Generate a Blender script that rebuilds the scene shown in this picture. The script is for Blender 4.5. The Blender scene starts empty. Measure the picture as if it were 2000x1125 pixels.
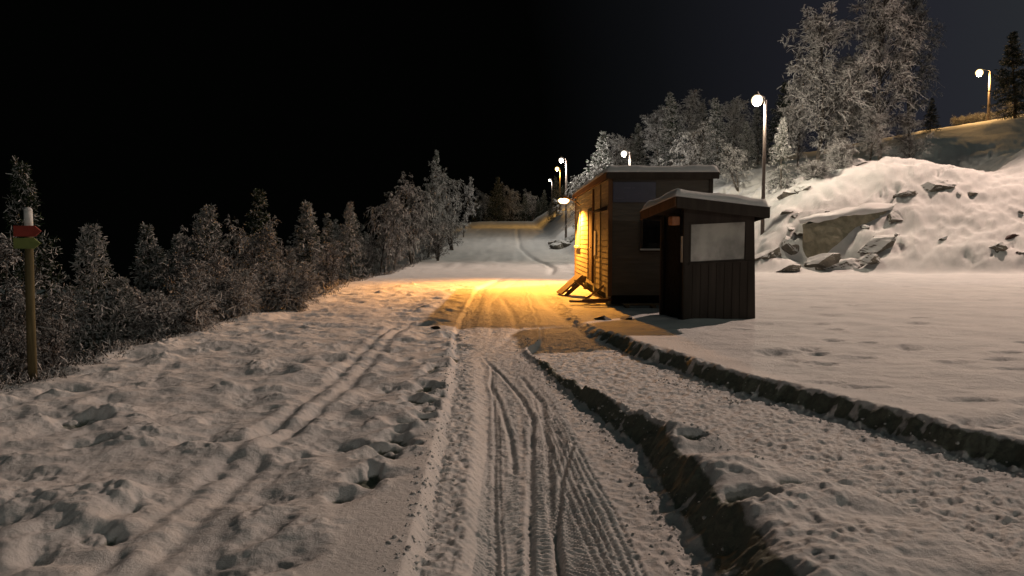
import bpy, bmesh, math, random
import numpy as np
from mathutils import Vector, Matrix

# ------------------------------------------------------------------ camera, world, key lights, exposure
scene = bpy.context.scene
C = scene.collection
F = 1450.0                       # focal length of the photograph in its own pixels
PITCH = math.radians(3.95)
CAMZ = 1.6
cam_d = bpy.data.cameras.new('camera'); cam_d.sensor_width = 36; cam_d.lens = 36*F/2000
cam_d.clip_start = 0.1; cam_d.clip_end = 3000
cam = bpy.data.objects.new('camera', cam_d); C.objects.link(cam)
cam.location = (0, 0, CAMZ); cam.rotation_euler = (math.pi/2-PITCH, 0, 0)
scene.camera = cam
scene.view_settings.view_transform = 'Standard'; scene.view_settings.look = 'None'
scene.view_settings.exposure = 0; scene.view_settings.gamma = 1
scene.cycles.use_denoising = True
scene.cycles.max_bounces = 5; scene.cycles.diffuse_bounces = 1
scene.cycles.sample_clamp_indirect = 4

w = bpy.data.worlds.new("World"); scene.world = w; w.use_nodes = True
nt = w.node_tree; nt.nodes.clear()
out = nt.nodes.new('ShaderNodeOutputWorld'); bg = nt.nodes.new('ShaderNodeBackground')
tc = nt.nodes.new('ShaderNodeTexCoord'); sep = nt.nodes.new('ShaderNodeSeparateXYZ')
nt.links.new(tc.outputs['Generated'], sep.inputs[0])
# a night sky that is black over the forest and faintly lit by the town on the right and behind
m1 = nt.nodes.new('ShaderNodeMath'); m1.operation = 'MULTIPLY_ADD'; m1.inputs[1].default_value = -0.45; m1.inputs[2].default_value = 0.42
nt.links.new(sep.outputs['Y'], m1.inputs[0])
m2 = nt.nodes.new('ShaderNodeMath'); m2.operation = 'MULTIPLY_ADD'; m2.inputs[1].default_value = 0.62
nt.links.new(sep.outputs['X'], m2.inputs[0]); nt.links.new(m1.outputs[0], m2.inputs[2])
cr = nt.nodes.new('ShaderNodeValToRGB'); nt.links.new(m2.outputs[0], cr.inputs[0])
e = cr.color_ramp.elements
e[0].position = 0.0; e[0].color = (0.0006, 0.0007, 0.0006, 1)
e[1].position = 1.0; e[1].color = (0.052, 0.068, 0.055, 1)
a_ = e.new(0.10); a_.color = (0.0040, 0.0044, 0.0052, 1)
b_ = e.new(0.32); b_.color = (0.0165, 0.0170, 0.023, 1)
nt.links.new(cr.outputs[0], bg.inputs[0]); nt.links.new(bg.outputs[0], out.inputs[0])
bg.inputs[1].default_value = 1.0

def lamp_light(name, kind, loc, col, power, radius, parent=None, target=None, cone=None, blend=.3, bat=0):
    d = bpy.data.lights.new(name, kind); d.color = col; d.energy = power; d.shadow_soft_size = radius
    o = bpy.data.objects.new(name, d); C.objects.link(o); o.location = loc
    if parent: o.parent = parent
    if kind == 'SPOT':
        d.spot_size = math.radians(cone); d.spot_blend = blend
        o.rotation_euler = (Vector(target)-Vector(loc)).to_track_quat('-Z', 'Y').to_euler()
    if bat:      # a street lantern throws more light outwards than straight down
        d.use_nodes = True; t = d.node_tree; em = t.nodes['Emission']
        c = t.nodes.new('ShaderNodeTexCoord'); sp = t.nodes.new('ShaderNodeSeparateXYZ'); ab = t.nodes.new('ShaderNodeMath'); ab.operation = 'ABSOLUTE'
        r = t.nodes.new('ShaderNodeValToRGB'); el = r.color_ramp.elements
        el[0].position = .28; el[0].color = (1, 1, 1, 1); el[1].position = 1; el[1].color = (bat*.5, bat*.5, bat*.5, 1)
        k = el.new(.62); k.color = (bat*1.35, bat*1.35, bat*1.35, 1)
        t.links.new(c.outputs['Normal'], sp.inputs[0]); t.links.new(sp.outputs['Z'], ab.inputs[0]); t.links.new(ab.outputs[0], r.inputs[0]); t.links.new(r.outputs[0], em.inputs['Strength'])
    return o
# tall piste floodlight on the hill just outside the frame to the right
lamp_light('piste_floodlight', 'SPOT', (42, 54, 36), (1, .72, .575), 98000, .4, target=(4, 9, 0), cone=66, blend=.45)
# ordinary lamp standing behind the photographer, it lights what faces the camera
lamp_light('rear_lamp', 'POINT', (22, -24, 9), (1, .86, .76), 3600, .3)

# ------------------------------------------------------------------ helpers
rng = np.random.default_rng(7)
random.seed(5)
def at(px, py, Y):
    a = (px-1000)/F; b = (562.5-py)/F
    dy = math.cos(PITCH)+b*math.sin(PITCH); dz = -math.sin(PITCH)+b*math.cos(PITCH)
    return Vector((a*Y/dy, Y, CAMZ+dz*Y/dy))

_lat = rng.random((256, 256))
def vnoise(x, y):
    xi = np.floor(x).astype(int); yi = np.floor(y).astype(int)
    fx = x-xi; fy = y-yi
    fx = fx*fx*fx*(fx*(fx*6-15)+10); fy = fy*fy*fy*(fy*(fy*6-15)+10)
    g = lambda a, b: _lat[a & 255, b & 255]
    return ((g(xi, yi)*(1-fx)+g(xi+1, yi)*fx)*(1-fy)+(g(xi, yi+1)*(1-fx)+g(xi+1, yi+1)*fx)*fy)*2-1
def fbm(x, y, o=3, s=0.0):
    r = 0; a = 1; t = 0
    for k in range(o):
        r = r+a*vnoise(x*2**k+s+17.3*k, y*2**k-s+9.1*k); t += a; a *= .5
    return r/t
def sst(a, b, x):
    t = np.clip((x-a)/(b-a), 0, 1); return t*t*(3-2*t)

# footprints and bumps scattered by hand-like chance: (x, y, rx, ry, h)
_r = np.random.default_rng(21)
BUMPS = []
for k in range(300):
    y = 3.2*(26/3.2)**_r.random(); x = -5.2+_r.random()*4.2
    BUMPS.append((x, y, .10+.12*_r.random(), .09+.10*_r.random(), (-.058 if _r.random() < .6 else .07)*(.45+.65*_r.random())))
for k in range(95):
    y = 4.5*(30/4.5)**_r.random(); x = 1.2+y*.17+_r.random()*(y*.6)
    BUMPS.append((x, y, .12+.14*_r.random(), .08+.08*_r.random(), -.07*(.4+.6*_r.random())))
for (x, y, rx, ry, h) in [(1.52, 4.15, .26, .13, .08), (1.95, 4.3, .22, .12, .05), (1.42, 4.34, .14, .11, -.13), (1.80, 4.55, .15, .10, -.12), (1.40, 5.60, .12, .09, -.09), (1.25, 5.9, .17, .10, .06), (1.7, 3.75, .45, .2, .07),
                          (1.5, 4.85, .4, .18, .05), (1.45, 3.4, .3, .2, .07), (-1.12, 3.95, .15, .2, .04), (-1.32, 3.95, .12, .18, -.06), (-2.2, 3.9, .14, .12, -.10),
                          (-2.9, 4.15, .2, .15, -.07), (-3.75, 6.4, .2, .14, -.12), (-3.3, 5.7, .17, .12, -.10), (-1.85, 9.1, .16, .14, -.10),
                          (-1.3, 5.6, .18, .13, -.08), (-1.62, 5.3, .13, .09, -.06)]:
    BUMPS.append((x, y, rx, ry, h))
# a chaotic trampled trough beside the main track
for k in range(120):
    y = 4.3*(12.5/4.3)**_r.random(); x = -.93+.16*(_r.random()-.5)-.10*np.sin(y*1.7)
    BUMPS.append((x+(.12 if k % 3 == 0 else 0), y, .07+.11*_r.random()**2, .06+.10*_r.random(), (-.065 if k % 4 else .035)*(.3+.9*_r.random())))

I = np.interp
def edge_left(y): return -5.35+.30*fbm(y*.35, y*0+3.3, 2)+.12*vnoise(y*2.2, y*0+1.7)
def hill_base_s(x, y):
    sr = (y-34+(x-11)*.15)/1.01
    xb = np.maximum(3.6, 11-(y-34)/2.5)
    sl = (x-xb)*.93
    return np.minimum(sl, sr)
DARK_GREEN = {}
def height(x, y):
    x = np.asarray(x, float); y = np.asarray(y, float)
    shp = np.broadcast(x, y).shape; x = np.broadcast_to(x, shp); y = np.broadcast_to(y, shp)
    # long profile of the piste
    z = I(y, [-400, -60, -14, 34, 40, 46, 52, 60, 88, 93, 98, 130, 150, 220, 900], [60, 9, 0, 0, .04, .16, .40, .82, 2.55, 2.66, 2.55, 4.25, 4.6, 4.0, 4.0])
    z = z+.10*fbm(x*.12, y*.12, 2)*sst(12, 30, y)
    # hill on the right
    s = hill_base_s(x, y)+.8*fbm(x*.18, y*.18, 3, 4.0)
    sp = np.maximum(s, 0)
    h = np.where(sp < 8, .62*sp, 4.96+(sp-8)*.19)
    h = h-.25*np.exp(-((sp-8)/2.0)**2)
    h = h*sst(-.3, 1.2, s)
    notch = np.exp(-((x-27)/3.5)**2-((y-47)/4.5)**2)
    h = h+1.2*np.exp(-((x-32)/4.0)**2-((y-44)/4)**2)-1.9*notch+.9*np.exp(-((x-22.2)/3.0)**2-((y-42.2)/2.6)**2)
    hm = sst(0, 2, s)
    u = (x*.86+y*.5); v = (-x*.5+y*.86)
    h = h+hm*(.18*fbm(u*.16, v*.75, 4, 8.0)+.20*fbm(x*.8, y*.8, 3, 2.0)*sst(60, 45, y))
    ledge = sst(0, 2.2, s)*np.abs(vnoise(u*.28+4, v*.5))
    h = h-1.25*np.exp(-((x-14.9)/1.7)**2-((y-34.9)/1.25)**2)*hm
    h = h+hm*sst(60, 45, y)*(.12*fbm(u*.5, v*2.0, 4, 3.0)+.11*fbm(x*2.3, y*2.3, 4, 8.0)-.32*np.exp(-((np.abs(fbm(u*.22, v*.8, 2, 31.0)))/.05)**2)*sst(-.1,.2,vnoise(x*.6,y*.6)))
    z = z+h
    # drop into the forest on the left
    near = (y < 60)
    d = edge_left(y)-x
    dp = np.maximum(d, 0)
    drop = np.where(dp < 5, .52*dp, 2.6+.40*(np.minimum(dp, 160)-5))
    drop = drop*sst(-.15, .9, d)
    z = z-drop*(1-.75*sst(80, 105, y)*sst(30, 5, d))+sst(0, 1, d)*.22*fbm(x*.9, y*.9, 3, 5.0)
    # --- surface relief
    yard = sst(.0, 1.0, x-I(y, [3, 6, 8.35, 12, 17], [4.3, 3.4, 2.5, 1.6, 1.8]))
    left = sst(-1.0, -1.5, x)*(1-sst(.2, 1.2, d))
    fade = sst(34, 16, y)
    n1 = fbm(x/.62+3, y/.50, 2, 1.0); n2 = fbm(x/.23, y/.2, 2, 6.0)
    z = z+left*fade*(.060*n1+.020*n2+.010*fbm(x/.09, y/.08, 2, 3.0))
    z = z+yard*(.006*fbm(x/.12, y/.1, 2, 5.0)*sst(20, 8, y)+.035*fbm(x/.9, y/.55, 3, 3.0)*sst(60, 25, y)+.03*fbm(x/2.5, y/1.4, 2, 9.0))*(1-hm)
    DARK_GREEN['m'] = np.zeros(shp)
    # features only matter near the camera
    m = (y > -12) & (y < 31) & (x > -7) & (x < 20)
    if m.any():
        X = x[m]; Y = y[m]; Z = np.zeros_like(X)
        Xo, Yo = X, Y
        X = Xo+.05*vnoise(Xo/.2, Yo/.17)+.015*vnoise(Xo/.05+9, Yo/.05); Y = Yo+.045*vnoise(Xo/.2+40, Yo/.18)+.012*vnoise(Xo/.05, Yo/.05+30)
        for (bx, by, rx, ry, bh) in BUMPS:
            k = np.abs(X-bx) < 3*rx
            q = k & (np.abs(Y-by) < 3*ry)
            if q.any():
                g = np.exp(-((X[q]-bx)/rx)**2-((Y[q]-by)/ry)**2)
                Z[q] += bh*g
                if bh < 0: Z[q] += -bh*.16*np.exp(-(np.hypot((X[q]-bx)/rx, (Y[q]-by)/ry)-1.5)**2*3)
        X, Y = Xo, Yo; Z = np.where(Z < 0, np.tanh(Z/.11)*.11, np.tanh(Z/.07)*.07); Z = Z*(1+.5*fbm(X/.07, Y/.06, 2, 14.0)); Zb = Z.copy()
        e1 = .03*vnoise(X*0+2, Y*1.6)+.02*fbm(X*3+7, Y*4.0)
        e2 = .03*vnoise(X*0+5, Y*1.3)+.022*fbm(X*3+11, Y*4.5)
        # main track
        xl = I(Y, [-12, 3.5, 4, 6, 8.5, 11.2, 13, 24, 30], [-.4, -.48, -.5, -.58, -.70, -.88, -1.0, -1.15, -.3])+e1*.5
        xr = I(Y, [-12, 3.5, 4.3, 6, 8, 9.75, 10.6, 12], [.62, .72, .80, .82, .52, .22, .05, .3])+e2
        fin = sst(10.8, 9.2, Y); fin2 = sst(14, 11, Y)
        floor1 = -I(Y, [3, 5, 9], [.19, .17, .10])*fin-.06*(1-fin)*fin2-.03*(1-fin2)
        inl = sst(-.05, .05, X-xl); xr = xr+I(Y, [3, 4.5, 7, 9], [.24, .20, .12, .04]); bank = sst(.0, 1, (X-xr)/(I(Y, [3, 5, 8], [.44, .34, .22])+.05*fbm(X*2.5, Y*2.5, 2)))
        shoulder = -.06+(floor1+.06)*sst(.22, .40, X-xl)
        inside1 = inl*(1-bank)
        # second lane to the right
        xa = I(Y, [-12, 3.5, 4.4, 5.55, 6.3, 8, 10.2, 12], [3.2, 2.36, 2.14, 1.56, 1.24, .72, .25, .15])+e1*1.6
        xbk = I(Y, [-12, 3.5, 5.3, 5.98, 7.07, 8.35, 10.2, 12.3, 14], [5.6, 4.4, 3.62, 3.28, 2.90, 2.27, 1.72, 1.16, .9])+e2*1.3
        fl2 = -.12*sst(13.5, 11.0, Y)-.02
        ina = sst(-.02, .10, X-xa); xbk = xbk+.12; outb = sst(.0, 1, (X-xbk)/(.27+.08*fbm(X*2.5, Y*2.5, 2)))
        inside2 = ina*(1-outb)
        # island between the two
        isl = bank*(1-ina)
        Zi = .06+.06*fbm(X/.5, Y/.33, 3, 2.2)+.006*fbm(X/.06, Y/.05, 2, 2.2)
        rough1 = .012*fbm(X/.05, Y/.05, 2, 3.0)
        rough2 = .022*fbm(X/.085, Y/.07, 2, 4.0)+.010*fbm(X/.03, Y/.028, 2)
        # tread marks pressed into the main track
        tr = np.zeros_like(X)
        nearf = sst(13, 6, Y)
        wob = .02*vnoise(X*0+3, Y*1.3)
        def strip(c, hw, period, depth, k):
            a = sst(hw, hw*.85, np.abs(X-c-wob))
            f = np.sin(2*math.pi*(Y/period+k*X/.12)+1.5*vnoise(X*4, Y*2.0))
            return a*depth*(1.35*np.clip(f*1.6, -1, 1)*(.6+.4*vnoise(X*9, Y*6+k)))
        sx = lambda ys, xs: I(Y, ys, xs)
        tr += strip(sx([3.3, 6, 9], [-.14, -.12, -.20]), .075, .042, 0.013499999999999998, .9)
        tr += strip(sx([3.3, 6, 9], [.00, .02, -.08]), .055, .055, 0.012, -1.2)
        tr += strip(sx([3.3, 6, 9], [.17, .18, .06]), .06, .05, 0.013499999999999998, .5)
        tr += strip(sx([3.3, 5, 7, 9], [.42, .40, .30, .18]), .17, .047, 0.0165, 1.6)
        tr += strip(sx([3.3, 5, 7, 9], [.62, .58, .44, .3]), .09, .052, 0.013499999999999998, -.6)
        def groove(ys, xs, wd, dep, lip=.3):
            q = (X-sx(ys, xs)-wob*.6)/wd
            mk = (Y > ys[0]-.2) & (Y < ys[-1]+.0)
            return mk*(-dep*np.exp(-q*q)+dep*lip*np.exp(-(np.abs(q)-2.1)**2))
        tr += groove([3, 6, 9.6], [-.065, -.13, -.27], .016, .018)
        tr += groove([3, 6, 9.6], [-.045+.02, -.10, -.23], .010, .012)
        tr += groove([3, 5, 7, 8.3, 10.2], [.055, .14, .19, .02, -.40], .020, .022)
        tr += groove([3, 6, 7.6, 8.9], [.22, .30, .30, .12], .024, .020)
        tr += groove([3, 4.2, 5.2, 6.2], [.235, .26, .36, .52], .016, .022)
        for dx in (-.06, 0, .05, .10, .16, .21):
            tr += groove([3, 4.6, 6.2, 8.2], [.66-.3*dx+dx-.10, .46+dx, .36+dx*.8, .22+dx*.5], .012, .009)
        tr += groove([5.6, 6.4, 7.6, 8.6], [.02, -.02, -.14, -.25], .02, .02)
        Zt = np.zeros_like(X)
        fall = .05*fin
        Zt = (1-bank)*inl*(shoulder+fall*0+tr*fin*sst(.2, .32, X-xl)+rough1*(1+1.2*sst(.35, .1, X-xl)))
        Zt = Zt+isl*Zi*sst(11.5, 9.5, Y)
        Zt = Zt+ina*(1-outb)*(fl2+rough2*sst(14, 10, Y))*sst(-.1, .1, bank-.5)
        lip = outb*.06*np.exp(-np.maximum(X-xbk-.26, 0)/.8)*sst(13.5, 11.5, Y)
        clod = (sst(-.05, .05, X-xbk)*(1-sst(.2, .35, X-xbk))+sst(-.1, .0, X-xr)*(1-sst(.2, .35, X-xr))*fin)
        Zt = Zt+lip+clod*.04*fbm(X/.10, Y/.10, 3, 1.0)
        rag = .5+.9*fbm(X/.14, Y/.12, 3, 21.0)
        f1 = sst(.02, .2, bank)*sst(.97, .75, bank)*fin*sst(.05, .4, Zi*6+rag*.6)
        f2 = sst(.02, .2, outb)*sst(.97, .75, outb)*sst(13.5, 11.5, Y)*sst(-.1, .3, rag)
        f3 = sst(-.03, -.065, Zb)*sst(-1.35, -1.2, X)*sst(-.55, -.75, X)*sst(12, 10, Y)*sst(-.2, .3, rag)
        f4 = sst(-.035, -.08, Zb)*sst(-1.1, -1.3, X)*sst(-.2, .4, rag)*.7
        DARK_GREEN['m'][m] = np.clip(np.maximum(np.maximum(f1, f2), np.maximum(np.maximum(f3*.9, f4), sst(-.02, -.06, Zb)*isl*.75*sst(.88, 1.0, X))), 0, 1)
        Zt = Zt+.04*(1-inl)*sst(-1.6, -.6, X)*sst(13, 10, Y)
        # old ski track on the left
        xs_ = -1.9+.03*np.sin(Y*.9)-.10*sst(7, 12, Y)
        q = X-xs_
        ski = (-.05*np.exp(-((q-.12)/.055)**2)-.05*np.exp(-((q+.12)/.055)**2)+.035*np.exp(-(q/.06)**2)+.03*np.exp(-((np.abs(q)-.25)/.07)**2))
        skf = sst(15, 11, Y)*(.55+.45*sst(-.3, .3, vnoise(X*0+9, Y*.8)))
        damp = 1-.65*np.exp(-(q/.28)**2)*skf
        Z = Z*np.where(X < -1.1, damp, 1)*(1-inside1*.9*(Y < 10.5))*(1-inside2*.8)+ski*skf*.62+Zt
        # old wheel marks across the trampled lamp lit snow
        for (ys, xs, wd, dp_) in [([12, 17, 24, 30], [-.95, -1.2, -1.1, -.3], .12, .02), ([12, 15, 18, 22], [1.3, 1.0, .8, .7], .10, .02),
                                  ([12, 18, 24, 30], [-.3, -.5, -.2, .4], .09, .015), ([11, 13, 16, 20], [-.2, .1, .0, -.3], .07, .02)]:
            q = (X-I(Y, ys, xs))/wd
            Z = Z-dp_*np.exp(-q*q)*sst(ys[0]-1, ys[0]+1, Y)*sst(ys[-1]+1, ys[-1]-2, Y)
        Z = Z+.018*fbm(X/.7, Y/.45, 3, 12.0)*sst(10.5, 13, Y)*sst(31, 24, Y)*sst(-2.5, -1.2, X)*sst(3.0, 1.5, X)
        z = z.copy(); z[m] += Z*sst(31, 26, Y)
    # a single track winding up the far piste
    q = (x-I(y, [30, 38, 47, 58, 85, 92], [1.5, 2.1, 1.45, .62, .6, .8]))
    z = z-.10*np.exp(-(q/.17)**2)*sst(30, 36, y)*sst(95, 88, y)
    # frozen trickle ridges on the piste
    pist = sst(.2, 1.5, x+5.3)*sst(30, 40, y)*(1-hm)
    z = z+pist*(.05*fbm(x/1.2, y/2.0, 3, 7.0)+.02*vnoise(x*2.2, y*.15))
    return z
def hz(x, y): return float(height(np.array([x]), np.array([y]))[0])

# ------------------------------------------------------------------ materials
def new_mat(name):
    m = bpy.data.materials.new(name); m.use_nodes = True
    n = m.node_tree.nodes; b = n['Principled BSDF']; return m, m.node_tree, n, b
def N(nt, t, **kw):
    n = nt.nodes.new(t)
    for k, v in kw.items():
        if k in n.inputs: n.inputs[k].default_value = v
        else: setattr(n, k, v)
    return n
def ramp(nt, stops, fac):
    r = nt.nodes.new('ShaderNodeValToRGB'); el = r.color_ramp.elements
    el[0].position, el[0].color = stops[0][0], (*stops[0][1], 1); el[1].position, el[1].color = stops[-1][0], (*stops[-1][1], 1)
    for p, c in stops[1:-1]:
        k = el.new(p); k.color = (*c, 1)
    nt.links.new(fac, r.inputs[0]); return r
def noisy(name, c1, c2, scale=6, rough=.7, bump=.3, bdist=.02, detail=6, stretch=None, metallic=0):
    m, nt, n, b = new_mat(name)
    t = N(nt, 'ShaderNodeTexCoord'); mp = N(nt, 'ShaderNodeMapping')
    if stretch: mp.inputs['Scale'].default_value = stretch
    nt.links.new(t.outputs['Object'], mp.inputs[0])
    no = N(nt, 'ShaderNodeTexNoise', Scale=scale, Detail=detail, Roughness=.6); nt.links.new(mp.outputs[0], no.inputs['Vector'])
    r = ramp(nt, [(.3, c1), (.7, c2)], no.outputs['Fac']); nt.links.new(r.outputs[0], b.inputs['Base Color'])
    bp = N(nt, 'ShaderNodeBump', Strength=bump, Distance=bdist); nt.links.new(no.outputs['Fac'], bp.inputs['Height'])
    nt.links.new(bp.outputs[0], b.inputs['Normal']); b.inputs['Roughness'].default_value = rough; b.inputs['Metallic'].default_value = metallic
    return m

def snow_material(name, rocky=False):
    m, nt, n, b = new_mat(name)
    t = N(nt, 'ShaderNodeTexCoord')
    no = N(nt, 'ShaderNodeTexNoise', Scale=1.3, Detail=5, Roughness=.6); nt.links.new(t.outputs['Object'], no.inputs['Vector'])
    r = ramp(nt, [(.3, (.70, .71, .71)), (.7, (.83, .82, .81))], no.outputs['Fac'])
    fine = N(nt, 'ShaderNodeTexNoise', Scale=22, Detail=9, Roughness=.72); nt.links.new(t.outputs['Object'], fine.inputs['Vector'])
    grain = N(nt, 'ShaderNodeTexNoise', Scale=260, Detail=3, Roughness=.7); nt.links.new(t.outputs['Object'], grain.inputs['Vector'])
    b1 = N(nt, 'ShaderNodeBump', Strength=.7, Distance=.03); nt.links.new(fine.outputs['Fac'], b1.inputs['Height'])
    b2 = N(nt, 'ShaderNodeBump', Strength=.5, Distance=.004); nt.links.new(grain.outputs['Fac'], b2.inputs['Height']); nt.links.new(b1.outputs[0], b2.inputs['Normal'])
    nt.links.new(b2.outputs[0], b.inputs['Normal']); b.inputs['Roughness'].default_value = .75
    b.inputs['Specular IOR Level'].default_value = .25
    if rocky:
        g = N(nt, 'ShaderNodeNewGeometry'); sp = N(nt, 'ShaderNodeSeparateXYZ'); nt.links.new(g.outputs['Normal'], sp.inputs[0])
        n2 = N(nt, 'ShaderNodeTexNoise', Scale=2.6, Detail=6, Roughness=.65); nt.links.new(t.outputs['Object'], n2.inputs['Vector'])
        ad = N(nt, 'ShaderNodeMath', operation='MULTIPLY_ADD'); ad.inputs[1].default_value = .5; nt.links.new(n2.outputs['Fac'], ad.inputs[0]); nt.links.new(sp.outputs['Z'], ad.inputs[2])
        thr = ramp(nt, [(.50, (0, 0, 0)), (.60, (1, 1, 1))], ad.outputs[0])
        rc = ramp(nt, [(.3, (.08, .075, .062)), (.7, (.26, .24, .20))], n2.outputs['Fac'])
        mx = N(nt, 'ShaderNodeMix', data_type='RGBA'); nt.links.new(thr.outputs[0], mx.inputs[0])
        nt.links.new(rc.outputs[0], mx.inputs[6]); nt.links.new(r.outputs[0], mx.inputs[7]); nt.links.new(mx.outputs[2], b.inputs['Base Color'])
    else:     # dark green on the steep rut walls and in the hollows
        at_ = N(nt, 'ShaderNodeAttribute', attribute_name='dark_green')
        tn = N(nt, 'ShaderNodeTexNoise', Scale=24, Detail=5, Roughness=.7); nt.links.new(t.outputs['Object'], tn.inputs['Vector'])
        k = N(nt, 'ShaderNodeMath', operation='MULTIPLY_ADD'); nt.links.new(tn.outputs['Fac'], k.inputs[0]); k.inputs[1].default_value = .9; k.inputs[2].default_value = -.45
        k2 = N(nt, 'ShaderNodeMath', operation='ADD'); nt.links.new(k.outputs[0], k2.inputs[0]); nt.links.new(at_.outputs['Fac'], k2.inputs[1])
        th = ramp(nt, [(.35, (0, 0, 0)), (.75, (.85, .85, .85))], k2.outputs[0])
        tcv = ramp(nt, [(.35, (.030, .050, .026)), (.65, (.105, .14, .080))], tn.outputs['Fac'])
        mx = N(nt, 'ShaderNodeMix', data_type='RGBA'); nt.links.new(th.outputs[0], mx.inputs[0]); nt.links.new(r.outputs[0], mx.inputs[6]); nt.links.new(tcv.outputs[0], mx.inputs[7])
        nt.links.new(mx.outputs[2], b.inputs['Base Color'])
    return m
def matte(m):
    b = m.node_tree.nodes['Principled BSDF']; b.inputs['Specular IOR Level'].default_value = .08; b.inputs['Roughness'].default_value = .9; return m
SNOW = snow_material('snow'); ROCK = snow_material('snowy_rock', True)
CONC = noisy('weathered_stone', (.20, .185, .13), (.42, .39, .29), 2.5, .9, .5, .05)
DARKW = noisy('dark_stained_wood', (.038, .032, .028), (.068, .058, .050), 5, .75, .5, .01, stretch=(1, 1, .12))
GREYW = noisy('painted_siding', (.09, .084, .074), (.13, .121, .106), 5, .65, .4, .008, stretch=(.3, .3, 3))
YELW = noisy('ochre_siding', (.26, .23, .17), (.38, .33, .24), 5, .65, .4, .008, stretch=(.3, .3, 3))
TRIM = noisy('pale_trim', (.45, .42, .36), (.62, .58, .5), 8, .6, .3, .005)
BROWN = noisy('brown_board', (.10, .06, .035), (.17, .10, .06), 8, .7, .4, .006, stretch=(1, 1, .2))
RAWW = noisy('raw_timber', (.16, .10, .055), (.30, .21, .12), 9, .8, .5, .01, stretch=(.3, 3, 3))
POSTW = noisy('pressure_treated_post', (.09, .075, .04), (.17, .14, .075), 10, .8, .5, .006, stretch=(3, 3, .3))
METAL = noisy('grey_pole', (.09, .07, .06), (.17, .135, .115), 12, .6, .2, .003)
SHADE = noisy('shade_black', (.008, .008, .008), (.02, .02, .02), 12, .5, .2, .003)  # near-black that puts shade into the booth side and hut gap
RED = noisy('red_board', (.22, .030, .02), (.32, .05, .035), 9, .6, .2, .003)
GREEN = noisy('green_board', (.13, .17, .05), (.21, .26, .075), 9, .6, .2, .003)
WHITEP = noisy('white_paint', (.6, .6, .58), (.8, .8, .77), 9, .6, .2, .003)
BLUE = noisy('blue_panel', (.022, .028, .06), (.035, .042, .085), 4, .4, .1, .003)
FAINT = noisy('faded_lettering', (.05, .06, .10), (.09, .10, .15), 14, .6, .1, .003)
BARK = noisy('bark', (.035, .028, .022), (.16, .14, .12), 9, .9, .6, .02, stretch=(2, 2, .6))
for _m in (DARKW, GREYW, SHADE, BROWN, YELW, POSTW): matte(_m)
def glassy(name, col, rough=.08, ior=1.5):
    m, nt, n, b = new_mat(name); b.inputs['Base Color'].default_value = (*col, 1); b.inputs['Roughness'].default_value = rough; b.inputs['IOR'].default_value = ior
    t = N(nt, 'ShaderNodeTexCoord'); no = N(nt, 'ShaderNodeTexNoise', Scale=5, Detail=3); nt.links.new(t.outputs['Object'], no.inputs['Vector'])
    r = ramp(nt, [(.3, (rough*.6,)*3), (.8, (rough*1.6,)*3)], no.outputs['Fac']); nt.links.new(r.outputs[0], b.inputs['Roughness']); return m
GLASS = glassy('dark_window_glass', (.006, .007, .009))
def see_glass(name, tint):
    m, nt, n, b = new_mat(name); nt.nodes.remove(b); o = n['Material Output']
    tr = N(nt, 'ShaderNodeBsdfTransparent'); tr.inputs[0].default_value = (*tint, 1)
    gl = N(nt, 'ShaderNodeBsdfGlossy', Roughness=.06); df = N(nt, 'ShaderNodeBsdfDiffuse'); df.inputs[0].default_value = (.66, .64, .58, 1)
    t = N(nt, 'ShaderNodeTexCoord'); no = N(nt, 'ShaderNodeTexNoise', Scale=1.5, Detail=5); nt.links.new(t.outputs['Object'], no.inputs['Vector'])
    fr = ramp(nt, [(.38, (.30,)*3), (.62, (.85,)*3)], no.outputs['Fac'])  # pale patches painted in for snow reflected in the pane
    x1 = N(nt, 'ShaderNodeMixShader'); nt.links.new(fr.outputs[0], x1.inputs[0]); nt.links.new(tr.outputs[0], x1.inputs[1]); nt.links.new(df.outputs[0], x1.inputs[2])
    x2 = N(nt, 'ShaderNodeMixShader'); x2.inputs[0].default_value = .22; nt.links.new(x1.outputs[0], x2.inputs[1]); nt.links.new(gl.outputs[0], x2.inputs[2])
    nt.links.new(x2.outputs[0], o.inputs[0]); return m
REFLGLASS = see_glass('reflection_window_glass', (.45, .45, .44))
def emit(name, col, s):
    m, nt, n, b = new_mat(name); b.inputs['Base Color'].default_value = (*col, 1)
    b.inputs['Emission Color'].default_value = (*col, 1); b.inputs['Emission Strength'].default_value = s
    # frosted glass round a bulb: brightest over the bulb, dimmer and warmer through the rim
    lw = N(nt, 'ShaderNodeLayerWeight', Blend=.5)
    r = ramp(nt, [(.20, (1, 1, 1)), (.48, (.20, .16, .11)), (.92, (.014, .010, .006))], lw.outputs['Facing'])
    mu = N(nt, 'ShaderNodeMix', data_type='RGBA', blend_type='MULTIPLY'); mu.inputs[0].default_value = 1; mu.inputs[6].default_value = (*col, 1)
    nt.links.new(r.outputs[0], mu.inputs[7]); nt.links.new(mu.outputs[2], b.inputs['Emission Color'])
    b.inputs['Base Color'].default_value = (.3, .28, .25, 1); return m
def leafmat(name, c1, c2, rough=.8):
    m, nt, n, b = new_mat(name)
    t = N(nt, 'ShaderNodeTexCoord'); no = N(nt, 'ShaderNodeTexNoise', Scale=3.0, Detail=4); nt.links.new(t.outputs['Object'], no.inputs['Vector'])
    r = ramp(nt, [(.3, c1), (.7, c2)], no.outputs['Fac']); nt.links.new(r.outputs[0], b.inputs['Base Color']); b.inputs['Roughness'].default_value = rough
    b.inputs['Specular IOR Level'].default_value = .15
    return m
FROST = leafmat('hoar_frost', (.42, .415, .41), (.70, .69, .68))
DIMFROST = leafmat('thin_frost_on_twigs', (.46, .455, .45), (.74, .73, .72))
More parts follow.
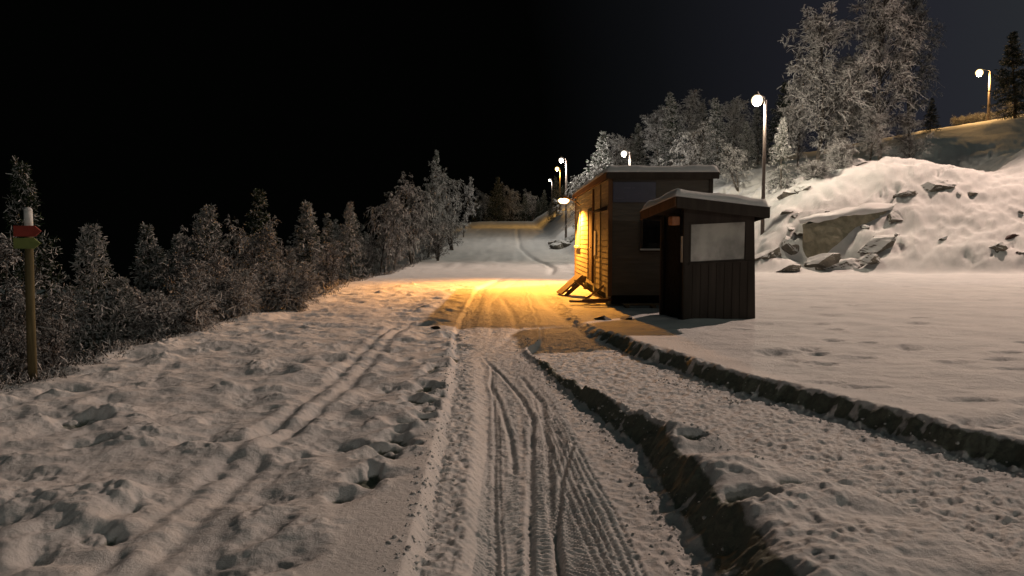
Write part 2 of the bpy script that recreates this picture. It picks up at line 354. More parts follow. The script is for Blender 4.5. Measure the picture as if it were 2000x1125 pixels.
TWIG = leafmat('bare_twig', (.028, .026, .024), (.07, .062, .055))
NEEDLE = leafmat('spruce_needles', (.012, .022, .010), (.03, .05, .022))

# ------------------------------------------------------------------ object helpers
def tag(o, label=None, cat=None, group=None, kind=None):
    if label: o['label'] = label
    if cat: o['category'] = cat
    if group: o['group'] = group
    if kind: o['kind'] = kind
    return o
def empty(name, loc, rz=0, label=None, cat=None, group=None):
    o = bpy.data.objects.new(name, None); C.objects.link(o); o.location = loc; o.rotation_euler = (0, 0, rz)
    o.empty_display_size = .2
    return tag(o, label, cat, group)
def link_mesh(name, me, mats, parent=None, smooth=False):
    for m in (mats if isinstance(mats, (list, tuple)) else [mats]): me.materials.append(m)
    o = bpy.data.objects.new(name, me); C.objects.link(o)
    if parent: o.parent = parent
    if smooth: me.shade_smooth()
    return o
class MB:
    def __init__(s): s.bm = bmesh.new()
    def box(s, x0, x1, y0, y1, z0, z1, bev=0, mat=None):
        r = bmesh.ops.create_cube(s.bm, size=1)
        M = Matrix.Translation(((x0+x1)/2, (y0+y1)/2, (z0+z1)/2)) @ Matrix.Diagonal((x1-x0, y1-y0, z1-z0, 1))
        if mat: M = mat @ M
        bmesh.ops.transform(s.bm, matrix=M, verts=r['verts'])
        if bev:
            es = list({e for v in r['verts'] for e in v.link_edges})
            bmesh.ops.bevel(s.bm, geom=es, offset=bev, segments=2, affect='EDGES', profile=.5)
        return s
    def tube(s, pts, rad, n=8, cap=True):
        pts = [Vector(p) for p in pts]; rads = rad if isinstance(rad, (list, tuple)) else [rad]*len(pts)
        rings = []
        for i, p in enumerate(pts):
            d = (pts[min(i+1, len(pts)-1)]-pts[max(i-1, 0)]).normalized()
            a = d.orthogonal().normalized() if i == 0 else (a-d*a.dot(d)).normalized()
            b = d.cross(a)
            rings.append([s.bm.verts.new(p+(a*math.cos(2*math.pi*k/n)+b*math.sin(2*math.pi*k/n))*rads[i]) for k in range(n)])
        for r0, r1 in zip(rings, rings[1:]):
            for k in range(n): s.bm.faces.new((r0[k], r0[(k+1) % n], r1[(k+1) % n], r1[k]))
        if cap: s.bm.faces.new(rings[0][::-1]); s.bm.faces.new(rings[-1])
        return s
    def lathe(s, prof, c=(0, 0, 0), n=16, M=None):
        rings = []
        for r, z in prof:
            rings.append([s.bm.verts.new(Vector(c)+Vector((r*math.cos(2*math.pi*k/n), r*math.sin(2*math.pi*k/n), z))) for k in range(n)])
        for r0, r1 in zip(rings, rings[1:]):
            for k in range(n): s.bm.faces.new((r0[k], r0[(k+1) % n], r1[(k+1) % n], r1[k]))
        s.bm.faces.new(rings[0][::-1]); s.bm.faces.new(rings[-1]); return s
    def prism(s, pts, d):
        """extrude a polygon (3-D points) by vector d"""
        a = [s.bm.verts.new(Vector(p)) for p in pts]; b = [s.bm.verts.new(Vector(p)+Vector(d)) for p in pts]
        n = len(a)
        s.bm.faces.new(a); s.bm.faces.new(b[::-1])
        for k in range(n): s.bm.faces.new((a[k], b[k], b[(k+1) % n], a[(k+1) % n]))
        return s
    def build(s, name, mat, parent=None, smooth=False):
        bmesh.ops.recalc_face_normals(s.bm, faces=s.bm.faces[:])
        me = bpy.data.meshes.new(name); s.bm.to_mesh(me); s.bm.free()
        return link_mesh(name, me, mat, parent, smooth)
def mesh_np(name, V, Q, mi=None):
    me = bpy.data.meshes.new(name)
    V = np.asarray(V, np.float32); Q = np.asarray(Q, np.int32)
    me.vertices.add(len(V)); me.vertices.foreach_set('co', V.ravel())
    k = Q.shape[1]
    me.loops.add(Q.size); me.loops.foreach_set('vertex_index', Q.ravel())
    me.polygons.add(len(Q)); me.polygons.foreach_set('loop_start', np.arange(0, Q.size, k, dtype=np.int32))
    if mi is not None: me.polygons.foreach_set('material_index', np.asarray(mi, np.int32))
    me.update(calc_edges=True); return me

# ------------------------------------------------------------------ the ground: one snow sheet to the horizon
ys = [-300, -220, -150, -100, -70, -50, -36, -26, -19, -14]
y = -10.0
while y < 2.6: ys.append(y); y += .12
while y < 13.5: ys.append(y); y *= 1.0026
while y < 48: ys.append(y); y *= 1.0045
while y < 160: ys.append(y); y *= 1.016
while y < 900: ys.append(y); y *= 1.08
us = list(np.arange(-.76, .7601, .0017))
step = .006; u = .76; side = []
while u < 6: u += step; side.append(u); step *= 1.10
us = np.array([-s for s in side[::-1]]+us+side); ys = np.array(ys)
W_ = np.sqrt(ys**2+4)
GX = us[None, :]*W_[:, None]; GY = np.repeat(ys[:, None], len(us), 1)
GZ = height(GX, GY); TM = DARK_GREEN['m'].astype(np.float32)
ny, nx = GX.shape
idx = np.arange(ny*nx).reshape(ny, nx)
Q = np.stack([idx[:-1, :-1], idx[:-1, 1:], idx[1:, 1:], idx[1:, :-1]], -1).reshape(-1, 4)
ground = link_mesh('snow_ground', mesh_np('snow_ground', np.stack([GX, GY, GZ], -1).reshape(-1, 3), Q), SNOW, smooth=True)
at_ = ground.data.attributes.new('dark_green', 'FLOAT', 'POINT'); at_.data.foreach_set('value', TM.ravel())
tag(ground, 'trampled snow of the piste and yard with wheel ruts and footprints', 'snow', kind='structure')

# ------------------------------------------------------------------ long hut
hut = empty('hut', (2.24, 17.0, 0), 0, 'long flat-roofed wooden hut with a snowy roof and lamp-lit ochre left wall, behind the booth', 'hut')
HL, HW = 9.0, 2.28
def siding(axis, a0, a1, fixed, z0, z1, course, out, mat, name, parent):
    bm = bmesh.new(); z = z0
    while z < z1-1e-4:
        zt = min(z+course, z1)
        if axis == 'x': P = [(a0, fixed+out*.022, z), (a1, fixed+out*.022, z), (a1, fixed+out*.004, zt), (a0, fixed+out*.004, zt), (a0, fixed, z), (a1, fixed, z)]
        else: P = [(fixed+out*.022, a0, z), (fixed+out*.022, a1, z), (fixed+out*.004, a1, zt), (fixed+out*.004, a0, zt), (fixed, a0, z), (fixed, a1, z)]
        v = [bm.verts.new(p) for p in P]; bm.faces.new(v[:4]); bm.faces.new((v[4], v[5], v[1], v[0])); z = zt
    me = bpy.data.meshes.new(name); bm.to_mesh(me); bm.free(); return link_mesh(name, me, mat, parent)
MB().box(.01, HW-.01, .01, HL-.01, .30, 2.92).build('core', DARKW, hut).name = 'wall_core'
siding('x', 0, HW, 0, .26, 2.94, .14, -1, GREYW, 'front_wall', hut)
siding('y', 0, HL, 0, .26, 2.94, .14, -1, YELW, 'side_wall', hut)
for (cx, cy) in [(0, 0), (HW, 0), (0, HL)]:
    MB().box(cx-.045, cx+.045, cy-.045, cy+.045, .24, 2.94, .006).build('corner_board', DARKW if cx > 0 else BROWN, hut)
MB().box(-.10, HW+.14, -.16, HL+.12, 2.943, 3.03, .01).build('roof', DARKW, hut)
for a in ((-.13, -.10), ):
    MB().box(-.135, -.102, -.16, HL+.12, 2.90, 3.05, .005).build('fascia', BROWN, hut)
MB().box(-.10, HW+.14, -.19, -.162, 2.90, 3.05, .005).build('fascia', DARKW, hut)
def snow_slab(x0, x1, y0, y1, z0, th, name, parent, seed=0, nx=40, ny=90, slope=(0, 0)):
    xs = np.linspace(x0, x1, nx); yy = np.linspace(y0, y1, ny); X, Y = np.meshgrid(xs, yy)
    e = np.minimum(np.minimum(X-x0, x1-X), np.minimum(Y-y0, y1-Y))
    T = th*(np.clip(e/(th*.8), 0, 1)**.45)*(1+.22*fbm(X*2+seed, Y*2, 3))+.004
    Z0 = z0+slope[0]*(X-x0)+slope[1]*(Y-y0)
    top = np.stack([X, Y, Z0+T], -1).reshape(-1, 3); bot = np.stack([X, Y, Z0], -1).reshape(-1, 3)
    i = np.arange(nx*ny).reshape(ny, nx); n = nx*ny
    Qt = np.stack([i[:-1, :-1], i[:-1, 1:], i[1:, 1:], i[1:, :-1]], -1).reshape(-1, 4)
    ring = np.concatenate([i[0, :], i[1:, -1], i[-1, -2::-1], i[-2:0:-1, 0]])
    r2 = np.roll(ring, -1)
    Qs = np.stack([ring, ring+n, r2+n, r2], -1)
    return link_mesh(name, mesh_np(name, np.concatenate([top, bot]), np.concatenate([Qt, Qt[:, ::-1]+n, Qs])), SNOW, parent, True)
snow_slab(-.14, HW+.17, -.20, HL+.15, 3.052, .15, 'roof_snow', hut, 3)
# near-black box for the shade in the gap, and blocks under the hut
MB().box(.06, HW-.06, .08, HL-.1, .05, .262).build('underfloor_shade', SHADE, hut)
for k in range(4):
    yk = .25+k*2.8
    MB().box(-.02, .26, yk, yk+.3, -.1, .258, .01).build('foundation_block', CONC, hut)
MB().box(1.9, 2.2, .0, .3, -.1, .258, .01).build('foundation_block', CONC, hut)
# sign panel
sg = MB().box(.05, 1.02, -.055, -.028, 2.38, 2.84, .004).build('sign_panel', BLUE, hut); sg['label'] = 'dark blue panel with faded lines under the roof'
for (a, b_, z, h) in [(.30, .46, 2.69, .035), (.49, .55, 2.69, .03), (.28, .42, 2.60, .02), (.12, .30, 2.46, .02), (.62, .86, 2.58, .016)]:
    MB().box(a, b_, -.060, -.0555, z, z+h).build('faded_line', FAINT, sg)
def window(parent, axis, a0, a1, z0, z1, out_, fixed, fmat, sillsnow=True, gmat=None, mull=0):
    t = .05
    def bx(m, u0, u1, o0, o1, zz0, zz1, bev=.004):
        lo, hi = sorted((fixed+out_*o0, fixed+out_*o1))
        if axis == 'x': m.box(u0, u1, lo, hi, zz0, zz1, bev)
        else: m.box(lo, hi, u0, u1, zz0, zz1, bev)
    m = MB(); bx(m, a0-t, a1+t, .023, .055, z1, z1+t); bx(m, a0-t, a1+t, .023, .055, z0-t, z0); bx(m, a0-t, a0, .023, .055, z0, z1); bx(m, a1, a1+t, .023, .055, z0, z1)
    for k in range(mull):
        c = a0+(a1-a0)*(k+1)/(mull+1); bx(m, c-.018, c+.018, .034, .05, z0, z1, 0)
    fr = m.build('window_frame', fmat, None); 
    wn = MB(); bx(wn, a0-.004, a1+.004, .024, .033, z0-.004, z1+.004, 0); wo = wn.build('window', gmat or GLASS, parent)
    fr.name = 'frame'; fr.parent = wo
    m = MB(); bx(m, a0-t-.02, a1+t+.02, .0235, .11, z0-t-.035, z0-t-.002); m.build('sill', fmat, wo)
    if sillsnow:
        m = MB(); bx(m, a0-t-.01, a1+t+.01, .026, .10, z0-t, z0-t+.04, .015); m.build('sill_snow', SNOW, wo, True)
    return wo
window(hut, 'x', .74, 1.14, 1.34, 2.16, -1, 0, DARKW)
window(hut, 'y', 7.2, 8.5, 1.32, 2.45, -1, 0, TRIM, mull=1, gmat=glassy('lit_window_glass', (.30, .27, .2), .25))
# door with its frame, awning and lamp
dr = MB().box(-.034, -.0235, 3.45, 4.45, .42, 2.32, .003).build('door', BROWN, hut)
MB().box(-.055, -.024, 3.37, 3.447, .38, 2.38, .004).box(-.055, -.024, 4.453, 4.53, .38, 2.38, .004).box(-.055, -.024, 3.448, 4.452, 2.323, 2.40, .004).build('door_frame', DARKW, dr)
MB().tube([(-.035, 3.58, 1.3), (-.085, 3.58, 1.3), (-.085, 3.70, 1.3)], .011).build('handle', METAL, dr)
MB().prism([(-.03, .35, 2.32), (-.03, .35, 2.22), (-.20, .35, 2.20), (-.20, .35, 2.24)], (0, 1.5, 0)).build('awning', DARKW, hut)
MB().box(-.045, -.024, 1.55, 1.62, .3, 2.9, .004).build('batten', DARKW, hut)
MB().box(-.05, -.024, 2.55, 2.9, 1.1, 1.75, .004).build('notice_board', TRIM, hut)
MB().tube([(-.05, 3.1, 2.88), (-.05, 3.1, .35)], .03).build('downpipe', BROWN, hut)
LAMP = Vector((-.52, 7.0, 2.76))
wl = MB().tube([(-.02, 7.0, 2.62), (-.12, 7.0, 2.66), (-.30, 7.0, 2.78), (-.40, 7.0, 2.80)], .022).build('wall_lamp', METAL, hut)
hd = MB()
hd.tube([(-.70, 7.0, 2.84), (-.66, 7.0, 2.845), (-.5, 7.0, 2.85), (-.38, 7.0, 2.82)], [.03, .075, .085, .04], 12)
hd.build('lamp_hood', METAL, wl, True)
bl = MB(); bl.tube([(-.76, 7.0, 2.77), (-.68, 7.0, 2.755), (-.5, 7.0, 2.75), (-.40, 7.0, 2.77)], [.03, .095, .10, .04], 16)
bl.build('lamp_bulb', emit('sodium_glow', (1, .72, .32), 14), wl, True)
lamp_light('sodium_light', 'SPOT', tuple(LAMP-Vector((.16, 0, .17))), (1, .385, .052), 12500, .06, wl, target=(-.90, 6.55, 0), cone=153, blend=.62, bat=.20)

# leaning steps and scrap timber beside the hut door
st = empty('wooden_steps', (1.72, 19.9, hz(1.72, 19.9)), math.radians(8), 'snow-dusted wooden steps leaning up to the door in the lit hut wall', 'steps')
for s in (0, .75):
    MB().prism([(-.42, s, .0), (-.28, s, .0), (.34, s, .52), (.34, s, .66), (.22, s, .66)], (0, .05, 0)).build('stringer', RAWW, st)
for k in range(3):
    x0 = -.30+k*.20; z0 = .14+k*.165
    MB().box(x0-.02, x0+.22, .052, .748, z0, z0+.035, .004).build('tread', RAWW, st)
MB().prism([(-.45, .02, .05), (.25, .02, .665), (.21, .02, .70), (-.49, .02, .09)], (0, .76, 0)).build('ramp_board', RAWW, st)
def plank(name, p, L, wd, th, rz, ry, label, mat=RAWW):
    g = hz(p[0], p[1]); e_ = MB().box(-L/2, L/2, -wd/2, wd/2, -th/2, th/2, .006).build(name, mat)
    e_.location = (p[0], p[1], g+p[2]); e_.rotation_euler = (0, ry, rz); tag(e_, label, 'plank', 'scrap timber by the hut'); return e_
plank('plank', (1.95, 18.6, .26), .95, .10, .04, .3, .55, 'weathered plank propped against the hut wall, nearest the steps')
plank('plank', (2.0, 18.1, .22), .8, .12, .04, -.5, -.62, 'short plank crossing the other boards at the foot of the hut wall')
plank('plank', (1.9, 17.5, .07), 1.1, .14, .05, .15, .03, 'flat board lying on the snow at the near corner of the hut')
plank('plank', (1.98, 17.15, .14), .7, .10, .06, .05, -.04, 'thick plank end on top of the flat board by the hut corner', BROWN)
pal = empty('wooden_pallet', (3.15, 16.72, hz(3.1, 16.7)-.02), .03, 'low snowy pallet lying along the foot of the dark hut front', 'pallet')
for k in range(3): MB().box(-.65, .65, -.14+k*.12, -.05+k*.12, .09, .115, .004).build('slat', RAWW, pal)
for k in (-.6, 0, .55): MB().box(k, k+.08, -.13, .17, 0, .088, .004).build('bearer', RAWW, pal)

st.scale = (.82, .9, .82)
# ------------------------------------------------------------------ ticket booth
KA = math.atan2(.40, 1.48)
kz = hz(3.9, 14.4)-.02
booth = empty('booth', (3.28, 14.2, kz), KA, 'small dark wooden booth with wide window and slanted snowy roof, in front of the hut', 'booth')
KW, KD = 1.52, .95
MI = (Matrix.Translation((3.28, 14.2, kz)) @ Matrix.Rotation(KA, 4, 'Z')).inverted()
Nn = MI @ Vector((3.06, 13.9, 2.50)); Rr = MI @ Vector((4.95, 14.38, 2.315)); Bb = MI @ Vector((2.66, 15.3, 2.27)); Dd = Rr+Bb-Nn
def rz_(u_, v_):       # underside height of the roof above the local point
    n = (Rr-Nn).cross(Bb-Nn); return Nn.z-(n.x*(u_-Nn.x)+n.y*(v_-Nn.y))/n.z-.30
spl = .07              # the walls splay outwards to the foot
def wallquad(mb, u0, u1, z0, z1a, z1b, s0=0, s1=0, th=.05):
    mb.prism([(u0-s0, 0, z0), (u1+s1, 0, z0), (u1, 0, z1b), (u0, 0, z1a)], (0, th, 0))
wz0, wz1 = 1.10, 1.87
w0, w1 = .12, 1.36
m = MB()                # front wall: four pieces round the window
m.prism([(0, 0, -.1), (KW+spl, 0, -.1), (KW+.03, 0, wz0+.05), (0, 0, wz0)], (0, .05, 0))
m.prism([(0, 0, wz0+.001), (w0, 0, wz0+.001), (w0, 0, wz1), (0, 0, wz1)], (0, .05, 0))
m.prism([(w1, 0, wz0+.051), (KW+.03, 0, wz0+.051), (KW, 0, wz1+.06), (w1, 0, wz1+.06)], (0, .05, 0))
m.prism([(0, 0, wz1+.001), (KW, 0, wz1+.061), (KW, 0, rz_(KW, 0)+.1), (0, 0, rz_(0, 0)+.1)], (0, .05, 0))
m.build('front_wall', DARKW, booth)
for k in range(9):
    x0 = .02+k*.172
    MB().prism([(x0, -.012, -.1), (x0+.02, -.012, -.1), (x0+.02, -.012, wz0-.02+.03*k/9), (x0, -.012, wz0-.02+.03*k/9)], (0, .011, 0)).build('board_batten', DARKW, booth)
m = MB(); m.prism([(KW+spl-.05, .052, -.1), (KW+spl-.05, KD, -.1), (KW-.05, KD, rz_(KW, KD)+.1), (KW-.05, .052, rz_(KW, 0)+.1)], (.05, 0, 0)).build('right_wall', DARKW, booth)
m = MB(); m.box(0, KW+.04, KD+.002, KD+.05, -.1, 1.15); m.box(0, .15, KD+.002, KD+.05, 1.152, 1.9); m.box(1.36, KW+.02, KD+.002, KD+.05, 1.152, 1.9); m.box(0, KW, KD+.002, KD+.05, 1.902, 2.0)
m.build('back_wall', DARKW, booth)
# left side and open doorway, shade put in by a near-black colour
m = MB(); m.box(0, .05, .052, .16, -.1, rz_(0, 0)+.05); m.box(0, .05, .82, KD, -.1, rz_(0, .9)+.05); m.box(0, .05, .162, .818, 1.98, rz_(0, .9)+.05)
m.build('left_wall', SHADE, booth)
dk = MB().box(.03, .045, .162, .818, -.05, 1.978).build('door', SHADE, booth)
MB().box(-.014, .0, .12, .162, -.05, 2.02, .003).box(-.014, .0, .818, .86, -.05, 2.02, .003).build('door_frame', SHADE, dk)
MB().box(-.012, -.001, .028, .10, 1.12, 1.62, .003).build('pale_panel', TRIM, booth)  # pale upright panel beside the doorway
MB().box(-.20, -.03, .10, .28, 1.83, 2.0, .02).build('lamp_box', noisy('copper_box', (.30, .13, .06), (.45, .20, .10), 8), booth)
# window
gw = MB().prism([(w0+.02, .02, wz0+.005), (w1-.02, .02, wz0+.045), (w1-.02, .02, wz1+.035), (w0+.02, .02, wz1-.005)], (0, .006, 0)).build('window', REFLGLASS, booth)
m = MB()
m.prism([(w0, -.008, wz0), (w1, -.008, wz0+.05), (w1, -.008, wz0+.08), (w0, -.008, wz0+.03)], (0, .06, 0))
m.prism([(w0, -.008, wz1-.03), (w1, -.008, wz1+.03), (w1, -.008, wz1+.06), (w0, -.008, wz1)], (0, .06, 0))
m.prism([(w0, -.006, wz0), (w0+.03, -.006, wz0), (w0+.03, -.006, wz1), (w0, -.006, wz1)], (0, .055, 0))
m.prism([(w1-.03, -.006, wz0+.05), (w1, -.006, wz0+.05), (w1, -.006, wz1+.06), (w1-.03, -.006, wz1+.06)], (0, .055, 0))
m.build('frame', DARKW, gw)
MB().prism([(w0-.02, -.03, wz0-.03), (w1+.02, -.03, wz0+.02), (w1+.02, -.03, wz0+.045), (w0-.02, -.03, wz0-.005)], (0, .025, 0)).build('sill', DARKW, gw)
# roof
dn = Vector((0, 0, -1))
def slab(name, top, bot, mat, inset=0, smooth=False, parent=booth):
    P = [Nn, Rr, Dd, Bb]; c = sum(P, Vector())/4
    P = [p+(c-p)*inset for p in P]
    return MB().prism([p+dn*top for p in P], dn*(bot-top)).build(name, mat, parent, smooth)
slab('roof', .155, .20, DARKW)
def board(a, b_, t0, t1, th, mat, name):
    n = (b_-a).cross(Vector((0, 0, 1))).normalized()*th
    return MB().prism([a+dn*t0, b_+dn*t0, b_+dn*t1, a+dn*t1], n).build(name, mat, booth)
board(Nn, Rr, .152, .36, .03, DARKW, 'fascia'); board(Bb, Nn, .152, .33, .03, BROWN, 'fascia'); board(Rr, Dd, .152, .34, .03, DARKW, 'fascia')
board(Dd, Bb, .152, .30, .03, DARKW, 'fascia')
g_ = 26; V = []; 
for j in range(g_):
    for i in range(g_):
        a = i/(g_-1); b_ = j/(g_-1); p = Nn+(Rr-Nn)*(a*1.03-.015)+(Bb-Nn)*(b_*1.03-.015)
        ed = min(a, 1-a, b_, 1-b_); th = .15*min(1, ed/.035)**.45*(1+.15*float(vnoise(np.array(a*6), np.array(b_*6))))
        V.append(p+dn*(.14-th))
nV = len(V); V += [V[k].copy() for k in range(nV)]
for j in range(g_):
    for i in range(g_):
        a = i/(g_-1); b_ = j/(g_-1); V[nV+j*g_+i] = Nn+(Rr-Nn)*(a*1.03-.015)+(Bb-Nn)*(b_*1.03-.015)+dn*.150
i_ = np.arange(nV).reshape(g_, g_); Qt = np.stack([i_[:-1, :-1], i_[:-1, 1:], i_[1:, 1:], i_[1:, :-1]], -1).reshape(-1, 4)
ring = np.concatenate([i_[0, :], i_[1:, -1], i_[-1, -2::-1], i_[-2:0:-1, 0]]); r2 = np.roll(ring, -1)
link_mesh('roof_snow', mesh_np('roof_snow', [tuple(v) for v in V], np.concatenate([Qt, Qt[:, ::-1]+nV, np.stack([ring, ring+nV, r2+nV, r2], -1)])), SNOW, booth, True)

# ------------------------------------------------------------------ sign post on the left
sp_ = empty('trail_signpost', (-5.42, 8.35, hz(-5.42, 8.35)-.05), 0, 'wooden trail post with a red and a green arrow board at the forest edge', 'signpost')
MB().tube([(-.035, 0, -.2), (-.02, 0, .9), (.0, 0, 1.78)], [.05, .047, .044], 12).build('post', POSTW, sp_, True)
MB().tube([(.0, 0, 1.782), (.004, 0, 2.02)], [.046, .043], 12).build('post_cap', WHITEP, sp_, True)
MB().lathe([(.04, 2.02), (.042, 2.035), (.03, 2.055), (.01, 2.062)], (.004, 0, 0), 10).build('snow_cap', SNOW, sp_, True)
def arrow(z, mat, x0, x1):
    return MB().prism([(x0, -.052, z), (x1-.07, -.052, z), (x1, -.052, z+.06), (x1-.07, -.052, z+.12), (x0, -.052, z+.12)], (0, -.02, 0)).build('arrow_board', mat, sp_)
arrow(1.735, RED, -.125, .18)['label'] = 'red arrow board'; arrow(1.60, GREEN, -.13, .165)['label'] = 'green arrow board'

# ------------------------------------------------------------------ street lamps along the piste
def street_lamp(x, y, top, label, col, power, globe=.2, ecol=None, es=12, arm=.42, light=True, pole_r=.075):
    g = hz(x, y)
    r = empty('street_lamp', (x, y, g), 0, label, 'street lamp', 'lamps lighting the piste')
    H = top-g
    MB().tube([(0, 0, -.4), (0, 0, .0), (0, 0, H*.5), (0, 0, H)], [pole_r*1.35, pole_r*1.3, pole_r*1.12, pole_r*.9], 12).build('pole', METAL, r, True)
    MB().tube([(0, 0, H-.1), (-.05, 0, H+globe*.5), (-arm+.0, 0, H+globe*.9+.08)], .03, 8).build('arm', METAL, r, True)
    MB().lathe([(.02, .16+globe*.7), (.05, .15+globe*.7), (globe*.45, globe*.72), (globe*.5, globe*.66)], (-arm, 0, H+globe*.25), 18).build('lamp_shade', METAL, r, True)
    pr = [(globe*math.sin(a), -globe*math.cos(a)) for a in np.linspace(.05, math.pi*.86, 16)]
    MB().lathe([(max(q[0], .01), q[1]-.002) for q in pr], (-arm, 0, H), 28).build('lamp_bowl', emit('lamp_glow', ecol or col, es), r, True)
    if light: lamp_light('lamp_light', 'POINT', (-arm, 0, H-globe-.12), col, power*1.5, .12, r, bat=.4)
    return r
WARM = (1, .86, .66); COOL = (1, .91, .80)
p = at(1495, 196, 38); street_lamp(p.x, 38, p.z, 'tall street lamp shining brightest, behind the booth at the foot of the hill', WARM, 1800, .29, (1, .95, .82), 9)
p = at(1231, 300, 50); street_lamp(p.x, 50, p.z, 'white lamp whose pole rises behind the flat hut roof', COOL, 600, .21, (.95, 1, .93), 6)
p = at(1106, 313, 62); street_lamp(p.x, 62, p.z, 'tall pole with small white lamp left of the hut roof', COOL, 1800, .21, (1, .96, .95), 6)
p = at(1094, 330, 104); street_lamp(p.x, 104, p.z, 'distant orange lamp above the frosted tree at the piste crest', (1, .50, .09), 2400, .30, (1, .72, .26), 9)
p = at(1078, 352, 140); street_lamp(p.x, 140, p.z, 'farthest and smallest white lamp beyond the piste crest', COOL, 700, .24, (.95, 1, .95), 8)
p = at(1934, 142, 87); street_lamp(p.x, 87, p.z, 'lone warm lamp on top of the hill at the right', (1, .56, .20), 6500, .42, (1, .80, .45), 8, arm=1.25, pole_r=.13)
p = at(1810, 258, 100); street_lamp(p.x, 100, p.z, 'tiny warm lamp low between the trees on the hill', (1, .8, .5), 120, .22, (1, .85, .55), 9, arm=.4)

# ------------------------------------------------------------------ rocks
def rock(name, loc, size, rot, seed, label, cat='rock', mat=ROCK, flat=.75, sub=5, group='rocks on the snowy slope'):
    bm = bmesh.new(); bmesh.ops.create_icosphere(bm, subdivisions=sub, radius=1)
    rr = np.random.default_rng(seed)
    planes = [(Vector(rr.normal(size=3)).normalized(), .45+.4*rr.random()) for _ in range(17)]
    for v in bm.verts:
        c = v.co.copy()
        for n, d in planes:
            k = c.dot(n)
            if k > d: c -= n*(k-d)
        q = np.array(c); k = float(vnoise(np.array(q[0]*3+seed), np.array(q[1]*3+q[2]*2.3)))
        k2 = float(fbm(np.array(q[0]*5+q[2]*2+seed), np.array(q[1]*5-q[2]*3), 3)); v.co = c*(1+.10*k+.09*k2)
    bmesh.ops.transform(bm, matrix=Matrix.Diagonal((*size, 1)), verts=bm.verts[:])
    me = bpy.data.meshes.new(name); bm.to_mesh(me); bm.free()
    o = link_mesh(name, me, mat, None, False); o.location = loc; o.rotation_euler = rot
    return tag(o, label, cat, group)
# the big cut slab with its snow shelf
pts = [at(1566, 440, 36.2), at(1572, 508, 35.8), at(1612, 500, 35.7), at(1636, 476, 36.0), at(1672, 444, 36.6), at(1752, 410, 37.6), at(1690, 414, 37.0), at(1614, 430, 36.4)]
big = empty('stone_slab', pts[1], 0, 'big flat-faced olive grey stone slab jutting from the snowy slope, snow on top', 'stone slab')
inv = Matrix.Translation(-Vector(pts[1]))
sl = MB().prism([inv @ p_ for p_ in pts], (2.2, 4.0, .5))
bmesh.ops.triangulate(sl.bm, faces=sl.bm.faces[:])
for _k in range(4):
    bmesh.ops.subdivide_edges(sl.bm, edges=[e_ for e_ in sl.bm.edges if e_.calc_length() > .28], cuts=1, use_grid_fill=False)
    bmesh.ops.triangulate(sl.bm, faces=sl.bm.faces[:])
for v in sl.bm.verts:
    c = v.co; v.co = c+Vector((.5, -1, .2))*.13*float(fbm(np.array(c.x*.9+c.y*.3+4), np.array(c.z*1.3+c.y*.4), 4))
sl = sl.build('rock_face', CONC, big)
m = MB(); tp = [pts[0], pts[7], pts[6], pts[5]]
top_pts = []
for k in range(3):
    a, b_ = tp[k], tp[k+1]
    for t_ in (0, .25, .5, .75): top_pts.append(a.lerp(b_, t_))
top_pts.append(tp[3])
bm = bmesh.new(); rows = []
for j, (dy, dz) in enumerate([(-.10, -.02), (-.14, .10), (-.05, .22), (.5, .34), (1.6, .40), (3.4, .3)]):
    rows.append([bm.verts.new(inv @ (p_+Vector((dy*.5-.12*(j < 3)+random.uniform(-.12, .12), dy+random.uniform(-.08, .08), dz*1.15+.13*random.uniform(-1, 1))))) for p_ in top_pts])
for r0, r1 in zip(rows, rows[1:]):
    for k in range(len(r0)-1): bm.faces.new((r0[k], r0[k+1], r1[k+1], r1[k]))
me = bpy.data.meshes.new('snow_cap'); bm.to_mesh(me); bm.free(); sc = link_mesh('snow_cap', me, SNOW, big, True)
s_ = sc.modifiers.new('s', 'SUBSURF'); s_.levels = s_.render_levels = 2
RK = [  # px, py, depth, sx, sy, sz, label
 (1540, 500, 36.0, .55, .6, .55, 'dark jagged rock in the gap left of the stone slab'),
 (1500, 517, 35.4, .95, .5, .28, 'low dark rock ledge right behind the booth, edged with snow'),
 (1640, 490, 34.8, .95, .6, .42, 'angular snow-topped rock just below the tip of the stone slab'),
 (1600, 512, 34.5, .8, .5, .30, 'snow-covered boulder at the foot of the stone slab'),
 (1712, 478, 35.4, 1.15, .7, .42, 'long tilted snow-capped rock right of the stone slab'),
 (1745, 440, 37.0, .5, .5, .42, 'rounded rock with a dark hollow above the tilted rock'),
 (1825, 388, 39.0, 1.0, .6, .36, 'dark bare rock tilting out high on the slope'),
 (1770, 398, 38.6, .7, .4, .16, 'thin dark rock edge left of the bare tilting rock'),
 (1700, 505, 34.2, .5, .4, .22, 'small rock half buried below the tilted rock'),
 (1545, 525, 34.0, .7, .5, .22, 'flattish snowy rock where the yard meets the slope'),
 (1972, 484, 34.6, .38, .22, .12, 'reddish brown block lying on the slope near the right edge'),
 (1948, 508, 33.6, .45, .3, .20, 'low snowy rock with a dark side near the right edge'),
 (1992, 505, 33.4, .35, .3, .14, 'small rock at the far right under the brown block'),
 (1655, 352, 43.0, 1.0, .6, .30, 'snow-capped ledge under the tree trunks'),
 (1540, 385, 40.5, .55, .5, .32, 'dark rock beside the tall lamp pole'),
 (1572, 392, 40.0, .45, .4, .25, 'small dark rock below the frosted tree'),
]
